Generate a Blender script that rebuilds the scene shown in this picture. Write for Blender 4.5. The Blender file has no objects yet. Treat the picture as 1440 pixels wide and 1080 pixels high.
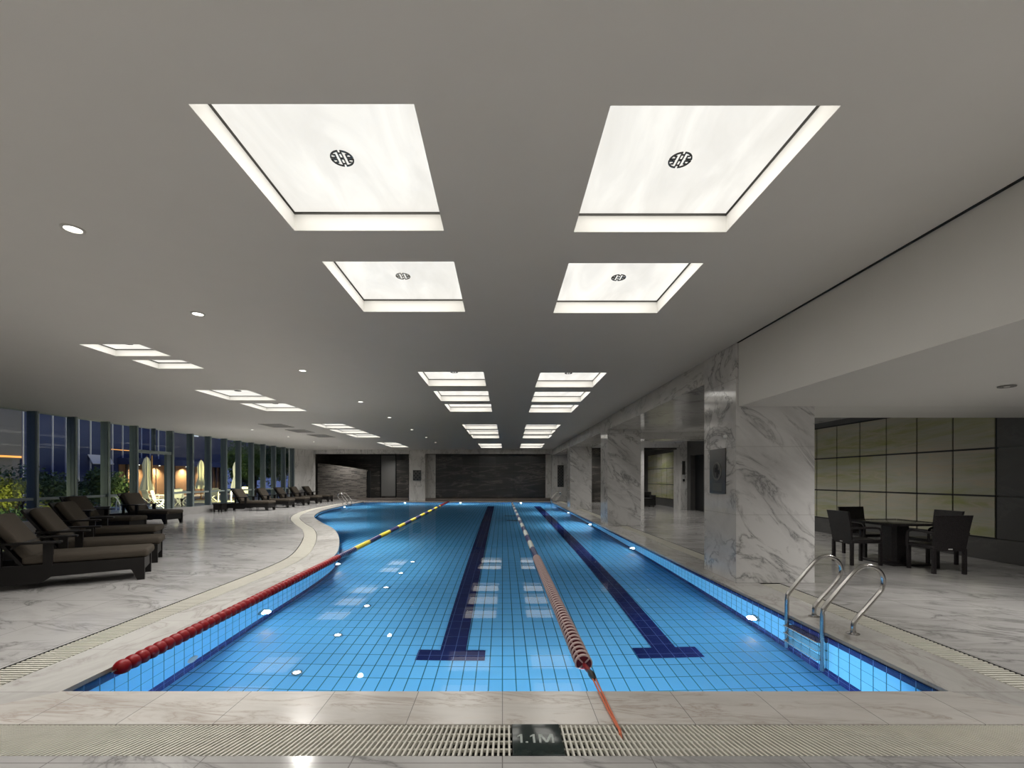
import bpy, bmesh, math, random
from mathutils import Vector, Matrix
from mathutils.geometry import delaunay_2d_cdt
PI = math.pi
SC = bpy.context.scene
COL = SC.collection
rnd = random.Random(11)
HC = 3.45            # ceiling height

# ------------------------------------------------------------------ helpers
class MB:
    def __init__(s): s.v = []; s.f = []; s.m = []; s.uv = {}; s.cur = 0
    def vert(s, *p): s.v.append(tuple(p)); return len(s.v) - 1
    def face(s, idx, uv=None):
        s.f.append(tuple(idx)); s.m.append(s.cur)
        if uv: s.uv[len(s.f) - 1] = uv
    def quad(s, a, b, c, d, uv=None):
        i = [s.vert(*p) for p in (a, b, c, d)]; s.face(i, uv)
    def hexa(s, p):      # 8 corners: bottom 0-3 ccw, top 4-7
        i = [s.vert(*q) for q in p]
        for f in ((3,2,1,0),(4,5,6,7),(0,1,5,4),(1,2,6,5),(2,3,7,6),(3,0,4,7)): s.face([i[k] for k in f])
    def box(s, x0, x1, y0, y1, z0, z1):
        s.hexa([(x0,y0,z0),(x1,y0,z0),(x1,y1,z0),(x0,y1,z0),(x0,y0,z1),(x1,y0,z1),(x1,y1,z1),(x0,y1,z1)])
    def prism(s, poly, axis, a, b):   # poly 2D extruded along axis 'x','y','z'
        def P(u, w, t): return {'x': (t,u,w), 'y': (u,t,w), 'z': (u,w,t)}[axis]
        n = len(poly)
        i0 = [s.vert(*P(u,w,a)) for u,w in poly]; i1 = [s.vert(*P(u,w,b)) for u,w in poly]
        s.face(i0[::-1]); s.face(i1)
        for k in range(n): s.face((i0[k], i0[(k+1)%n], i1[(k+1)%n], i1[k]))
    def tube(s, pts, r, n=10, cap=True):
        pts = [Vector(p) for p in pts]; rings = []
        t0 = (pts[1]-pts[0]).normalized()
        up = Vector((0,0,1)) if abs(t0.z) < .9 else Vector((1,0,0))
        nrm = t0.cross(up).normalized(); prev = t0
        for k, p in enumerate(pts):
            if k == 0: t = t0
            elif k == len(pts)-1: t = (pts[k]-pts[k-1]).normalized()
            else: t = ((pts[k+1]-p).normalized() + (p-pts[k-1]).normalized()).normalized()
            q = prev.rotation_difference(t); nrm = (q @ nrm).normalized(); prev = t
            b = t.cross(nrm); rr = r[k] if isinstance(r, (list, tuple)) else r
            rings.append([s.vert(*(p + (nrm*math.cos(2*PI*j/n) + b*math.sin(2*PI*j/n))*rr)) for j in range(n)])
        for A, B in zip(rings, rings[1:]):
            for j in range(n): s.face((A[j], A[(j+1)%n], B[(j+1)%n], B[j]))
        if cap: s.face(rings[0][::-1]); s.face(rings[-1])
    def lathe(s, prof, axis='z', c=(0,0,0), n=20, cap=True):   # prof: (r, t)
        rings = []
        for r, t in prof:
            R = []
            for j in range(n):
                a = 2*PI*j/n; u, w = r*math.cos(a), r*math.sin(a)
                p = {'z': (u,w,t), 'y': (u,t,-w), 'x': (t,u,w)}[axis]
                R.append(s.vert(c[0]+p[0], c[1]+p[1], c[2]+p[2]))
            rings.append(R)
        for A, B in zip(rings, rings[1:]):
            for j in range(n): s.face((A[j], A[(j+1)%n], B[(j+1)%n], B[j]))
        if cap: s.face(rings[0][::-1]); s.face(rings[-1])
    def build(s, name, mats, parent=None, smooth=False, bevel=0, autosm=None):
        me = bpy.data.meshes.new(name); me.from_pydata(s.v, [], s.f)
        if not isinstance(mats, (list, tuple)): mats = [mats]
        for m in mats: me.materials.append(m)
        for p, k in zip(me.polygons, s.m): p.material_index = k
        if s.uv:
            L = me.uv_layers.new(name='UVMap')
            for fi, u in s.uv.items():
                for li, c in zip(me.polygons[fi].loop_indices, u): L.data[li].uv = c
        me.validate()
        if bevel:
            bm = bmesh.new(); bm.from_mesh(me); bmesh.ops.remove_doubles(bm, verts=bm.verts, dist=1e-5)
            bmesh.ops.recalc_face_normals(bm, faces=bm.faces)
            es = [e for e in bm.edges if len(e.link_faces) == 2 and e.calc_face_angle(0) > .5]
            bmesh.ops.bevel(bm, geom=es, offset=bevel, segments=2, affect='EDGES', profile=.5, clamp_overlap=True)
            bm.to_mesh(me); bm.free()
        if smooth:
            bm = bmesh.new(); bm.from_mesh(me); bmesh.ops.recalc_face_normals(bm, faces=bm.faces); bm.to_mesh(me); bm.free()
            for p in me.polygons: p.use_smooth = True
            me.set_sharp_from_angle(angle=autosm or .7)
        return link(name, me, parent)

def link(name, me, parent=None):
    o = bpy.data.objects.new(name, me); COL.objects.link(o)
    if parent: o.parent = parent
    return o
def tag(o, label, cat, group=None, kind=None):
    o['label'] = label; o['category'] = cat
    if group: o['group'] = group
    if kind: o['kind'] = kind
    return o
def thing(name, label, cat, loc=(0,0,0), rz=0, group=None):
    o = bpy.data.objects.new(name, None); COL.objects.link(o)
    o.location = loc; o.rotation_euler = (0,0,rz); o.empty_display_size = .1
    return tag(o, label, cat, group)
def struct(o): o['kind'] = 'structure'; return o
def dup(root, loc=None, rz=None, label=None, parent=None):
    r = root.copy(); COL.objects.link(r)
    if parent: r.parent = parent
    if loc is not None: r.location = loc
    if rz is not None: r.rotation_euler = (0,0,rz)
    if label: r['label'] = label
    for ch in list(root.children): dup(ch, parent=r)
    return r
def rbox(name, x0, x1, y0, y1, z0, z1, r, mat, parent=None, seg=3):
    bm = bmesh.new(); bmesh.ops.create_cube(bm, size=1)
    for v in bm.verts:
        v.co = Vector(((x0+x1)/2 + v.co.x*(x1-x0), (y0+y1)/2 + v.co.y*(y1-y0), (z0+z1)/2 + v.co.z*(z1-z0)))
    bmesh.ops.bevel(bm, geom=list(bm.edges), offset=r, segments=seg, affect='EDGES', profile=.5)
    me = bpy.data.meshes.new(name); bm.to_mesh(me); bm.free(); me.materials.append(mat)
    for p in me.polygons: p.use_smooth = True
    me.set_sharp_from_angle(angle=.9)
    return link(name, me, parent)
def fill(loops, holes, z, flip=False):
    """2-D region bounded by loops[0], minus holes, as (verts, tris)"""
    pts = []; edges = []
    for lp in loops + holes:
        b = len(pts); n = len(lp); pts += [Vector(p) for p in lp]
        edges += [(b+i, b+(i+1) % n) for i in range(n)]
    v, e, f, *_ = delaunay_2d_cdt(pts, edges, [], 0, 1e-6)
    def inside(p, lp):
        c = False; n = len(lp)
        for i in range(n):
            (xi, yi), (xj, yj) = lp[i], lp[i-1]
            if (yi > p[1]) != (yj > p[1]) and p[0] < (xj-xi)*(p[1]-yi)/(yj-yi)+xi: c = not c
        return c
    out = []
    for t in f:
        c = sum((v[i] for i in t), Vector((0,0)))/len(t)
        if inside(c, loops[0]) and not any(inside(c, h) for h in holes):
            out.append(tuple(t[::-1]) if flip else tuple(t))
    return [(p.x, p.y, z) for p in v], out
def fillmb(mb, loops, holes, z, flip=False, uv=False):
    v, f = fill(loops, holes, z, flip); b = len(mb.v); mb.v += v
    for t in f: mb.face([b+i for i in t], [(v[i][0], v[i][1]) for i in t] if uv else None)

# ------------------------------------------------------------------ materials
def new(name):
    m = bpy.data.materials.new(name); m.use_nodes = True
    nt = m.node_tree; return m, nt, nt.nodes['Principled BSDF']
def N(nt, t, **kw):
    n = nt.nodes.new(t)
    for k, v in kw.items():
        if k in n.inputs: n.inputs[k].default_value = v
        else: setattr(n, k, v)
    return n
def rgb(c): return (c[0], c[1], c[2], 1)
def plain(name, c, rough=.5, metal=0, spec=.5, noise=0, nscale=30, bump=0):
    m, nt, b = new(name)
    b.inputs['Base Color'].default_value = rgb(c); b.inputs['Roughness'].default_value = rough
    b.inputs['Metallic'].default_value = metal; b.inputs['Specular IOR Level'].default_value = spec
    if noise or bump:
        tc = N(nt, 'ShaderNodeTexCoord'); nz = N(nt, 'ShaderNodeTexNoise', Scale=nscale, Detail=5.0)
        nt.links.new(tc.outputs['Object'], nz.inputs['Vector'])
        if noise:
            mx = N(nt, 'ShaderNodeMix', data_type='RGBA'); mx.inputs['A'].default_value = rgb([k*(1-noise) for k in c])
            mx.inputs['B'].default_value = rgb([min(1, k*(1+noise)) for k in c])
            nt.links.new(nz.outputs['Fac'], mx.inputs['Factor']); nt.links.new(mx.outputs['Result'], b.inputs['Base Color'])
        if bump:
            bp = N(nt, 'ShaderNodeBump', Strength=bump, Distance=.01); nt.links.new(nz.outputs['Fac'], bp.inputs['Height'])
            nt.links.new(bp.outputs['Normal'], b.inputs['Normal'])
    return m
def emit(name, c, s):
    m, nt, b = new(name)
    b.inputs['Base Color'].default_value = rgb(c); b.inputs['Emission Color'].default_value = rgb(c); b.inputs['Emission Strength'].default_value = s
    return m
def ramp(nt, src, stops):
    r = N(nt, 'ShaderNodeValToRGB'); e = r.color_ramp.elements
    while len(e) < len(stops): e.new(.5)
    for k, (p, c) in enumerate(stops): e[k].position = p; e[k].color = rgb(c)
    nt.links.new(src, r.inputs['Fac']); return r
def grid(nt, plane, w, h, mort, offset=0, pos=None):
    """brick joints in metres on a world plane; returns the Fac socket (1 on joints) and the brick node"""
    g = N(nt, 'ShaderNodeNewGeometry'); sp = N(nt, 'ShaderNodeSeparateXYZ'); nt.links.new(g.outputs['Position'], sp.inputs[0])
    cb = N(nt, 'ShaderNodeCombineXYZ')
    if plane == 'xy': a, b = sp.outputs['X'], sp.outputs['Y']
    else:
        ad = N(nt, 'ShaderNodeMath', operation='ADD'); nt.links.new(sp.outputs['X'], ad.inputs[0]); nt.links.new(sp.outputs['Y'], ad.inputs[1])
        a, b = ad.outputs[0], sp.outputs['Z']
    nt.links.new(a, cb.inputs['X']); nt.links.new(b, cb.inputs['Y'])
    br = N(nt, 'ShaderNodeTexBrick', offset=offset, squash=1.0)
    br.inputs['Scale'].default_value = 1; br.inputs['Mortar Size'].default_value = mort; br.inputs['Mortar Smooth'].default_value = .1
    br.inputs['Brick Width'].default_value = w; br.inputs['Row Height'].default_value = h; br.inputs['Bias'].default_value = 0
    br.inputs['Color1'].default_value = (0,0,0,1); br.inputs['Color2'].default_value = (1,1,1,1); br.inputs['Mortar'].default_value = (.5,.5,.5,1)
    nt.links.new(cb.outputs[0], br.inputs['Vector'])
    return br
def marble(name, base, cloud, vein, scale=1.0, stretch=(1,1,1), rot=(0,0,0), rough=.12, joint=None, vw=.05, seed=0., warm=None):
    m, nt, b = new(name)
    g = N(nt, 'ShaderNodeNewGeometry'); mp = N(nt, 'ShaderNodeMapping')
    m0 = N(nt, 'ShaderNodeMapping'); m0.inputs['Rotation'].default_value = rot; nt.links.new(g.outputs['Position'], m0.inputs['Vector'])
    mp.inputs['Scale'].default_value = stretch; mp.inputs['Location'].default_value = (seed, seed*1.7, seed*.6)
    nt.links.new(m0.outputs[0], mp.inputs['Vector'])
    n1 = N(nt, 'ShaderNodeTexNoise', Scale=scale, Detail=9.0, Roughness=.6, Distortion=1.1); nt.links.new(mp.outputs[0], n1.inputs['Vector'])
    n2 = N(nt, 'ShaderNodeTexNoise', Scale=scale*.7, Detail=6.0, Roughness=.65, Distortion=.4); nt.links.new(mp.outputs[0], n2.inputs['Vector'])
    sub = N(nt, 'ShaderNodeMath', operation='SUBTRACT'); sub.inputs[1].default_value = .5; nt.links.new(n1.outputs['Fac'], sub.inputs[0])
    ab = N(nt, 'ShaderNodeMath', operation='ABSOLUTE'); nt.links.new(sub.outputs[0], ab.inputs[0])
    vr = ramp(nt, ab.outputs[0], [(0, (1,1,1)), (vw*.25, (.45,.45,.45)), (vw, (0,0,0))])
    # veins come and go
    n3 = N(nt, 'ShaderNodeTexNoise', Scale=scale*.9, Detail=2.0); nt.links.new(mp.outputs[0], n3.inputs['Vector'])
    r3 = ramp(nt, n3.outputs['Fac'], [(.36, (0,0,0)), (.56, (1,1,1))])
    mu = N(nt, 'ShaderNodeMath', operation='MULTIPLY'); nt.links.new(vr.outputs[0], mu.inputs[0]); nt.links.new(r3.outputs[0], mu.inputs[1])
    cr = ramp(nt, n2.outputs['Fac'], [(.3, cloud), (.55, base), (.75, warm or base)])
    mx = N(nt, 'ShaderNodeMix', data_type='RGBA'); nt.links.new(mu.outputs[0], mx.inputs['Factor'])
    nt.links.new(cr.outputs[0], mx.inputs['A']); mx.inputs['B'].default_value = rgb(vein)
    out = mx.outputs['Result']
    if joint:
        plane, w, h, mort, dark, var = joint
        br = grid(nt, plane, w, h, mort)
        # tile-to-tile tone variation
        hs = N(nt, 'ShaderNodeMapRange'); nt.links.new(br.outputs['Color'], hs.inputs['Value'])
        hs.inputs['To Min'].default_value = 1-var; hs.inputs['To Max'].default_value = 1+var
        vm = N(nt, 'ShaderNodeVectorMath', operation='SCALE'); nt.links.new(out, vm.inputs[0]); nt.links.new(hs.outputs[0], vm.inputs['Scale'])
        mj = N(nt, 'ShaderNodeMix', data_type='RGBA'); nt.links.new(br.outputs['Fac'], mj.inputs['Factor'])
        nt.links.new(vm.outputs[0], mj.inputs['A']); mj.inputs['B'].default_value = rgb(dark); out = mj.outputs['Result']
    nt.links.new(out, b.inputs['Base Color'])
    b.inputs['Roughness'].default_value = rough
    return m
def uvtile(name, w, h, mort, c1, c2, grout, rough=.25, offset=0):
    m, nt, b = new(name); tc = N(nt, 'ShaderNodeTexCoord')
    br = N(nt, 'ShaderNodeTexBrick', offset=offset)
    for k, v in (('Scale',1),('Mortar Size',mort),('Mortar Smooth',.1),('Brick Width',w),('Row Height',h),('Bias',0)): br.inputs[k].default_value = v
    br.inputs['Color1'].default_value = rgb(c1); br.inputs['Color2'].default_value = rgb(c2); br.inputs['Mortar'].default_value = rgb(grout)
    nt.links.new(tc.outputs['UV'], br.inputs['Vector']); nt.links.new(br.outputs['Color'], b.inputs['Base Color'])
    b.inputs['Roughness'].default_value = rough; b.inputs['Specular IOR Level'].default_value = .2
    return m

M = {}
M['paint'] = plain('white_ceiling_paint', (.84,.825,.795), .6, spec=.2, noise=.02, nscale=3)
M['paint_side'] = plain('white_beam_paint', (.78,.77,.74), .45, spec=.25, noise=.02, nscale=2)
M['floor'] = marble('deck_marble', (.48,.471,.464), (.335,.328,.323), (.22,.216,.213), 1.4, (.6,1.5,1), (0,0,.3), .14,
                    ('xy', .8, .8, .003, (.20,.19,.185), .06), .05, 3.)
M['coping'] = marble('coping_marble', (.60,.575,.545), (.50,.475,.445), (.42,.37,.33), 2.2, (.6,2.4,1), (0,0,.1), .22,
                     ('xy', .59, 9.0, .0025, (.22,.21,.2), .05), .06, 7., (.60,.55,.50))
M['coping_side'] = marble('coping_marble_long', (.52,.51,.49), (.38,.37,.355), (.36,.34,.32), 1.4, (1.8,.7,1), (0,0,.1), .2,
                     ('xy', 9.0, .8, .0025, (.22,.21,.2), .05), .06, 5.)
M['column'] = marble('column_marble', (.70,.695,.69), (.52,.515,.512), (.25,.248,.25), 1.4, (1.7,1.0,.55), (0,.85,0), .1,
                     ('wall', 50, .98, .002, (.35,.34,.33), 0), .05, 1.3)
M['pier'] = marble('pier_marble', (.72,.715,.70), (.58,.575,.56), (.33,.325,.32), 1.0, (2.2,2.2,.7), (.15,.1,0), .14,
                   ('wall', 50, .98, .002, (.35,.34,.33), 0), .03, 9.2)
M['beam'] = marble('beam_marble', (.66,.655,.645), (.53,.525,.515), (.36,.355,.35), 1.1, (1,.6,1.4), (.2,.1,0), .12, None, .04, 4.1)
M['darkstone'] = marble('dark_streaked_stone', (.050,.048,.045), (.034,.034,.032), (.17,.15,.135), 1.0, (.35,.35,2.6), (0,.02,0), .3,
                        ('wall', 1.15, .6, .004, (.06,.055,.05), .25), .05, 2.2)
M['slab'] = marble('dark_slab', (.085,.085,.083), (.07,.07,.07), (.1,.1,.1), .8, (1,1,2), (0,0,0), .35, None, .04, 6.)
M['onyx'] = marble('green_onyx', (.41,.41,.34), (.31,.34,.12), (.47,.42,.32), 1.0, (.5,.5,4.0), (.05,.02,0), .25, None, .09, 12., (.47,.45,.38))
M['ledge'] = plain('stacked_ledge_stone', (.14,.13,.12), .6)
def ledge():
    m, nt, b = new('stacked_stone'); br = grid(nt, 'wall', .42, .055, .004, .5)
    g = N(nt, 'ShaderNodeNewGeometry'); mp = N(nt, 'ShaderNodeMapping'); mp.inputs['Scale'].default_value = (1.2,1.2,9); nt.links.new(g.outputs['Position'], mp.inputs[0])
    nz = N(nt, 'ShaderNodeTexNoise', Scale=1.6, Detail=5.0); nt.links.new(mp.outputs[0], nz.inputs['Vector'])
    a = N(nt, 'ShaderNodeMath', operation='ADD'); nt.links.new(br.outputs['Color'], a.inputs[0]); nt.links.new(nz.outputs['Fac'], a.inputs[1])
    r = ramp(nt, a.outputs[0], [(.3, (.06,.056,.052)), (.9, (.14,.13,.12)), (1.0, (.24,.22,.2))])
    nt.links.new(r.outputs[0], b.inputs['Base Color']); b.inputs['Roughness'].default_value = .6
    bp = N(nt, 'ShaderNodeBump', Strength=.6, Distance=.02); nt.links.new(a.outputs[0], bp.inputs['Height']); nt.links.new(bp.outputs[0], b.inputs['Normal'])
    return m
M['ledge'] = ledge()
M['step'] = plain('brown_step_stone', (.15,.125,.11), .4, noise=.2, nscale=6)
M['dark_gap'] = plain('dark_gap', (.02,.02,.02), .8)
M['reveal'] = plain('grey_reveal', (.22,.215,.205), .5)
M['vent'] = plain('grey_vent', (.40,.39,.37), .5)
M['recess'] = plain('recess_white', (.86,.85,.82), .5, spec=.2)
M['black'] = plain('black_recess', (.008,.009,.01), .4)
M['emblem'] = plain('dark_bronze_emblem', (.035,.032,.028), .4)
M['emblem_white'] = plain('pale_stone_emblem', (.38,.37,.34), .5)
M['steel'] = plain('brushed_steel', (.50,.485,.47), .2, metal=1)
M['grate'] = plain('cream_plastic_grate', (.63,.615,.55), .45, noise=.12, nscale=9)
M['marker'] = plain('dark_green_marker', (.018,.028,.026), .14, noise=.35, nscale=14)
M['letters'] = plain('worn_silver_letters', (.36,.40,.38), .35, noise=.4, nscale=40)
M['mullion'] = plain('grey_green_aluminium', (.105,.135,.14), .45)
M['mullion_cap'] = plain('pale_aluminium', (.25,.30,.295), .4)
M['curb'] = plain('curb_stone', (.33,.325,.32), .35, noise=.12, nscale=4)
M['wood'] = plain('espresso_wood', (.0065,.0056,.0052), .42, spec=.3, noise=.25, nscale=12)
M['cushion'] = plain('brown_cushion_fabric', (.056,.047,.037), .85, spec=.15, noise=.12, nscale=60, bump=.12)
M['wicker'] = plain('dark_wicker', (.022,.019,.021), .38)
def wicker():
    m, nt, b = new('woven_wicker'); tc = N(nt, 'ShaderNodeTexCoord')
    vo = N(nt, 'ShaderNodeTexVoronoi', Scale=75.0); nt.links.new(tc.outputs['Object'], vo.inputs['Vector'])
    r = ramp(nt, vo.outputs['Distance'], [(0, (.045,.038,.042)), (.6, (.012,.010,.011))])
    nt.links.new(r.outputs[0], b.inputs['Base Color']); b.inputs['Roughness'].default_value = .38
    bp = N(nt, 'ShaderNodeBump', Strength=.5, Distance=.004); bp.invert = True; nt.links.new(vo.outputs['Distance'], bp.inputs['Height']); nt.links.new(bp.outputs[0], b.inputs['Normal'])
    return m
M['wicker'] = wicker()
M['tabletop'] = plain('dark_glossy_tabletop', (.02,.02,.019), .1)
M['white'] = plain('white_plastic', (.8,.8,.78), .4)
M['red'] = plain('red_float', (.23,.004,.008), .38, spec=.3)
M['darkred'] = plain('dark_red_float', (.10,.008,.014), .45, spec=.25)
M['pinkwhite'] = plain('pinkish_white_float', (.56,.42,.41), .4)
M['blue'] = plain('navy_float', (.012,.016,.10), .3)
M['yellow'] = plain('yellow_float', (.60,.50,.03), .35)
M['paleblue'] = plain('pale_float', (.46,.50,.48), .4)
M['orange'] = plain('orange_cord', (.62,.16,.08), .6)
M['plaque'] = plain('bronze_plaque', (.075,.072,.068), .45, noise=.2, nscale=20)
M['plaque_hi'] = plain('bronze_relief', (.15,.145,.13), .45)
M['pool_tile'] = uvtile('pool_blue_tile', .133, .25, .0055, (.15,.50,.84), (.165,.53,.87), (.012,.10,.16))
M['pool_wall_tile'] = uvtile('pool_wall_blue_tile', .133, .25, .0055, (.15,.50,.84), (.175,.54,.87), (.012,.10,.16))
M['navy_tile'] = uvtile('navy_tile', .133, .25, .0025, (.006,.012,.075), (.008,.016,.095), (.11,.18,.38))
M['fit'] = plain('grey_pool_fitting', (.25,.33,.36), .4)
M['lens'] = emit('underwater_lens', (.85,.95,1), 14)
M['lamp'] = emit('lamp_face', (1,.96,.86), 5)
M['lamp_off'] = plain('lamp_trim', (.72,.71,.68), .4)
def panelmat():
    m, nt, b = new('backlit_alabaster')
    g = N(nt, 'ShaderNodeNewGeometry'); mp = N(nt, 'ShaderNodeMapping'); mp.inputs['Rotation'].default_value = (0,0,.6); mp.inputs['Scale'].default_value = (2.2,.6,1)
    nt.links.new(g.outputs['Position'], mp.inputs[0])
    nz = N(nt, 'ShaderNodeTexNoise', Scale=1.3, Detail=6.0, Roughness=.55, Distortion=.8); nt.links.new(mp.outputs[0], nz.inputs['Vector'])
    r = ramp(nt, nz.outputs['Fac'], [(.3, (.74,.715,.655)), (.5, (.82,.795,.735)), (.7, (.95,.925,.855))])
    nt.links.new(r.outputs[0], b.inputs['Emission Color']); b.inputs['Base Color'].default_value = (.05,.05,.05,1)
    b.inputs['Emission Strength'].default_value = .95; b.inputs['Roughness'].default_value = .5
    return m
M['panel'] = panelmat()
def glassmat(name, tint, base=.05, rough=0):
    m, nt, b = new(name); nt.nodes.remove(b); out = nt.nodes['Material Output']
    tr = N(nt, 'ShaderNodeBsdfTransparent'); tr.inputs[0].default_value = rgb(tint)
    gl = N(nt, 'ShaderNodeBsdfGlossy'); gl.inputs['Roughness'].default_value = rough
    lw = N(nt, 'ShaderNodeLayerWeight', Blend=.5); pw = N(nt, 'ShaderNodeMath', operation='POWER'); pw.inputs[1].default_value = 4
    nt.links.new(lw.outputs['Facing'], pw.inputs[0]); fr = N(nt, 'ShaderNodeMath', operation='MULTIPLY_ADD'); fr.inputs[1].default_value = .35; fr.inputs[2].default_value = .02
    nt.links.new(pw.outputs[0], fr.inputs[0]); mx = N(nt, 'ShaderNodeMixShader')
    nt.links.new(fr.outputs[0], mx.inputs[0]); nt.links.new(tr.outputs[0], mx.inputs[1]); nt.links.new(gl.outputs[0], mx.inputs[2]); nt.links.new(mx.outputs[0], out.inputs['Surface'])
    return m
M['glass'] = glassmat('window_glass', (.93,.96,.96))
def watermat():
    m, nt, b = new('pool_water'); nt.nodes.remove(b); out = nt.nodes['Material Output']
    rf = N(nt, 'ShaderNodeBsdfRefraction', IOR=1.333); rf.inputs['Roughness'].default_value = 0
    gl = N(nt, 'ShaderNodeBsdfGlossy'); gl.inputs['Roughness'].default_value = .01
    fr = N(nt, 'ShaderNodeFresnel', IOR=1.333); mu = N(nt, 'ShaderNodeMath', operation='MULTIPLY'); mu.inputs[1].default_value = .32
    mx = N(nt, 'ShaderNodeMixShader')
    nt.links.new(fr.outputs[0], mu.inputs[0]); nt.links.new(mu.outputs[0], mx.inputs[0]); nt.links.new(rf.outputs[0], mx.inputs[1]); nt.links.new(gl.outputs[0], mx.inputs[2])
    nt.links.new(mx.outputs[0], out.inputs['Surface'])
    return m
M['water'] = watermat()
# outside
M['lawn'] = plain('lawn', (.10,.13,.04), .9, noise=.5, nscale=5)
M['terrace'] = plain('terrace_paving', (.30,.29,.24), .7, noise=.15, nscale=3)
M['leaf_y'] = plain('yellow_green_leaf', (.34,.37,.045), .55, noise=.5, nscale=3)
M['leaf_g'] = plain('mid_green_leaf', (.12,.19,.055), .55, noise=.5, nscale=3)
M['leaf_d'] = plain('dark_green_leaf', (.05,.10,.03), .55, noise=.5, nscale=2)
M['bark'] = plain('bark', (.07,.05,.035), .9)
M['facade'] = plain('grey_purple_cladding', (.15,.15,.185), .6, noise=.1, nscale=1.2)
M['blueglass'] = plain('dark_blue_glazing', (.05,.065,.15), .12, spec=.6)
M['skyglass'] = plain('upper_blue_glazing', (.22,.27,.5), .2, spec=.6)
M['fmull'] = plain('pale_facade_mullion', (.7,.72,.8), .5)
M['brownwall'] = plain('brown_timber_cladding', (.40,.24,.13), .5, noise=.12, nscale=1.5)
M['darkpost'] = plain('dark_brown_post', (.03,.02,.015), .5)
M['strip'] = emit('orange_strip_or_glint', (1,.42,.10), 1.0)
M['winlit'] = emit('lit_window', (.75,.8,.85), .7)
M['parasol'] = plain('cream_parasol_canvas', (.72,.70,.55), .8)
M['parasol_pole'] = plain('brown_parasol_pole', (.16,.08,.03), .6)
M['garden_white'] = plain('white_garden_metal', (.75,.74,.62), .5)
M['outdoor_water'] = plain('outdoor_blue_water', (.12,.25,.45), .08)
M['pale_stone'] = plain('pale_pool_rim', (.55,.6,.62), .5)
M['sofa'] = plain('black_lounge_seat', (.02,.02,.021), .5)
M['wallpaint'] = plain('warm_grey_wall', (.42,.41,.39), .5, noise=.03, nscale=2)
M['doorpanel'] = plain('grey_door', (.16,.16,.155), .45)

# ------------------------------------------------------------------ pool outline
def catmull(P, n=8):
    out = []
    for i in range(len(P)-1):
        p0, p1, p2, p3 = P[max(i-1,0)], P[i], P[i+1], P[min(i+2,len(P)-1)]
        for k in range(n):
            t = k/n
            out.append(tuple(.5*(2*b + (c-a)*t + (2*a-5*b+4*c-d)*t*t + (3*b-a-3*c+d)*t**3) for a,b,c,d in zip(p0,p1,p2,p3)))
    out.append(P[-1]); return out
Y0, YF, XR = 3.21, 29.5, 3.15
leftc = catmull([(-3.11,Y0),(-3.11,5.5),(-3.13,7.6),(-3.3,9.0),(-3.8,10.6),(-4.45,12.3),(-5.2,13.9),(-6.2,15.6),(-7.4,17.9),(-8.2,20.3),(-8.65,22.6),(-8.88,25.3),(-8.98,27.5),(-9.0,YF)], 6)
def offs(line, d):      # to the left when walking in +Y = away from the pool
    o = []
    for i, p in enumerate(line):
        a = Vector(line[max(i-1,0)]); b = Vector(line[min(i+1,len(line)-1)]); t = (b-a).normalized()
        o.append((p[0]-t.y*d, p[1]+t.x*d))
    return o
def ring(dl, dn, dr, df):
    L = offs(leftc, dl)
    L[0] = (L[0][0], Y0-dn); L[-1] = (L[-1][0], YF+df)
    if df: L[-1] = (L[-1][0], YF+df)
    return [(L[0][0], Y0-dn), (XR+dr, Y0-dn), (XR+dr+.03*0, YF+df)] + L[::-1][:-1]
O0 = ring(0,0,0,0); O1 = ring(.52,.43,.53,.5); O2 = ring(.85,.75,.83,.82)

# ---- basin
mb = MB(); n = len(O0); s = 0
for i in range(n):
    (xa,ya),(xb,yb) = O0[i], O0[(i+1)%n]; L = math.hypot(xb-xa, yb-ya)
    k = max(1, int(L/2)); 
    for (za, zb, mi) in ((-.03,-.19,1), (-.19,-.92,0), (-.92,-1.1,1)):
        mb.cur = mi
        v0, v1 = (za+.19, zb+.19) if mi == 0 else (za-.0, zb-.0)
        mb.quad((xa,ya,za),(xb,yb,za),(xb,yb,zb),(xa,ya,zb), [(s,v0),(s+L,v0),(s+L,v1),(s,v1)])
    s += L
basin = struct(mb.build('pool_basin', [M['pool_wall_tile'], M['navy_tile']]))
mb = MB(); fillmb(mb, [O0], [], -1.1, uv=True)
mb.build('basin_floor', M['pool_tile'], basin)
def lane(x0, x1, xf0, xf1, tb0, tb1, ty0, ty1, yf):
    mb = MB(); z = -1.096
    def q(pts): mb.quad(*[(x,y,z) for x,y in pts], uv=[(x,y) for x,y in pts])
    q([(tb0,ty0),(tb1,ty0),(tb1,ty1),(tb0,ty1)])
    q([(x0,ty1),(x1,ty1),(xf1,yf),(xf0,yf)])
    mb.build('lane_line', M['navy_tile'], basin)
lane(-.70,-.41,-.86,-.47,-.94,-.19,4.88,5.13,26.6)
lane(1.69,1.96,1.83,2.22,1.47,2.18,4.90,5.16,26.6)
# ---- water body
mb = MB(); OW = ring(.015,.015,.015,.015)
fillmb(mb, [OW], [], -.045); fillmb(mb, [OW], [], -1.13, flip=True)
for i in range(len(OW)):
    a, b = OW[i], OW[(i+1)%len(OW)]
    mb.quad((a[0],a[1],-1.13),(b[0],b[1],-1.13),(b[0],b[1],-.045),(a[0],a[1],-.045))
w = mb.build('pool_water', M['water']); tag(w, 'clear blue water filling the swimming pool', 'water', kind='stuff')
bm = bmesh.new(); bm.from_mesh(w.data); bmesh.ops.remove_doubles(bm, verts=bm.verts, dist=1e-4); bmesh.ops.recalc_face_normals(bm, faces=bm.faces); bm.to_mesh(w.data); bm.free()

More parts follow.
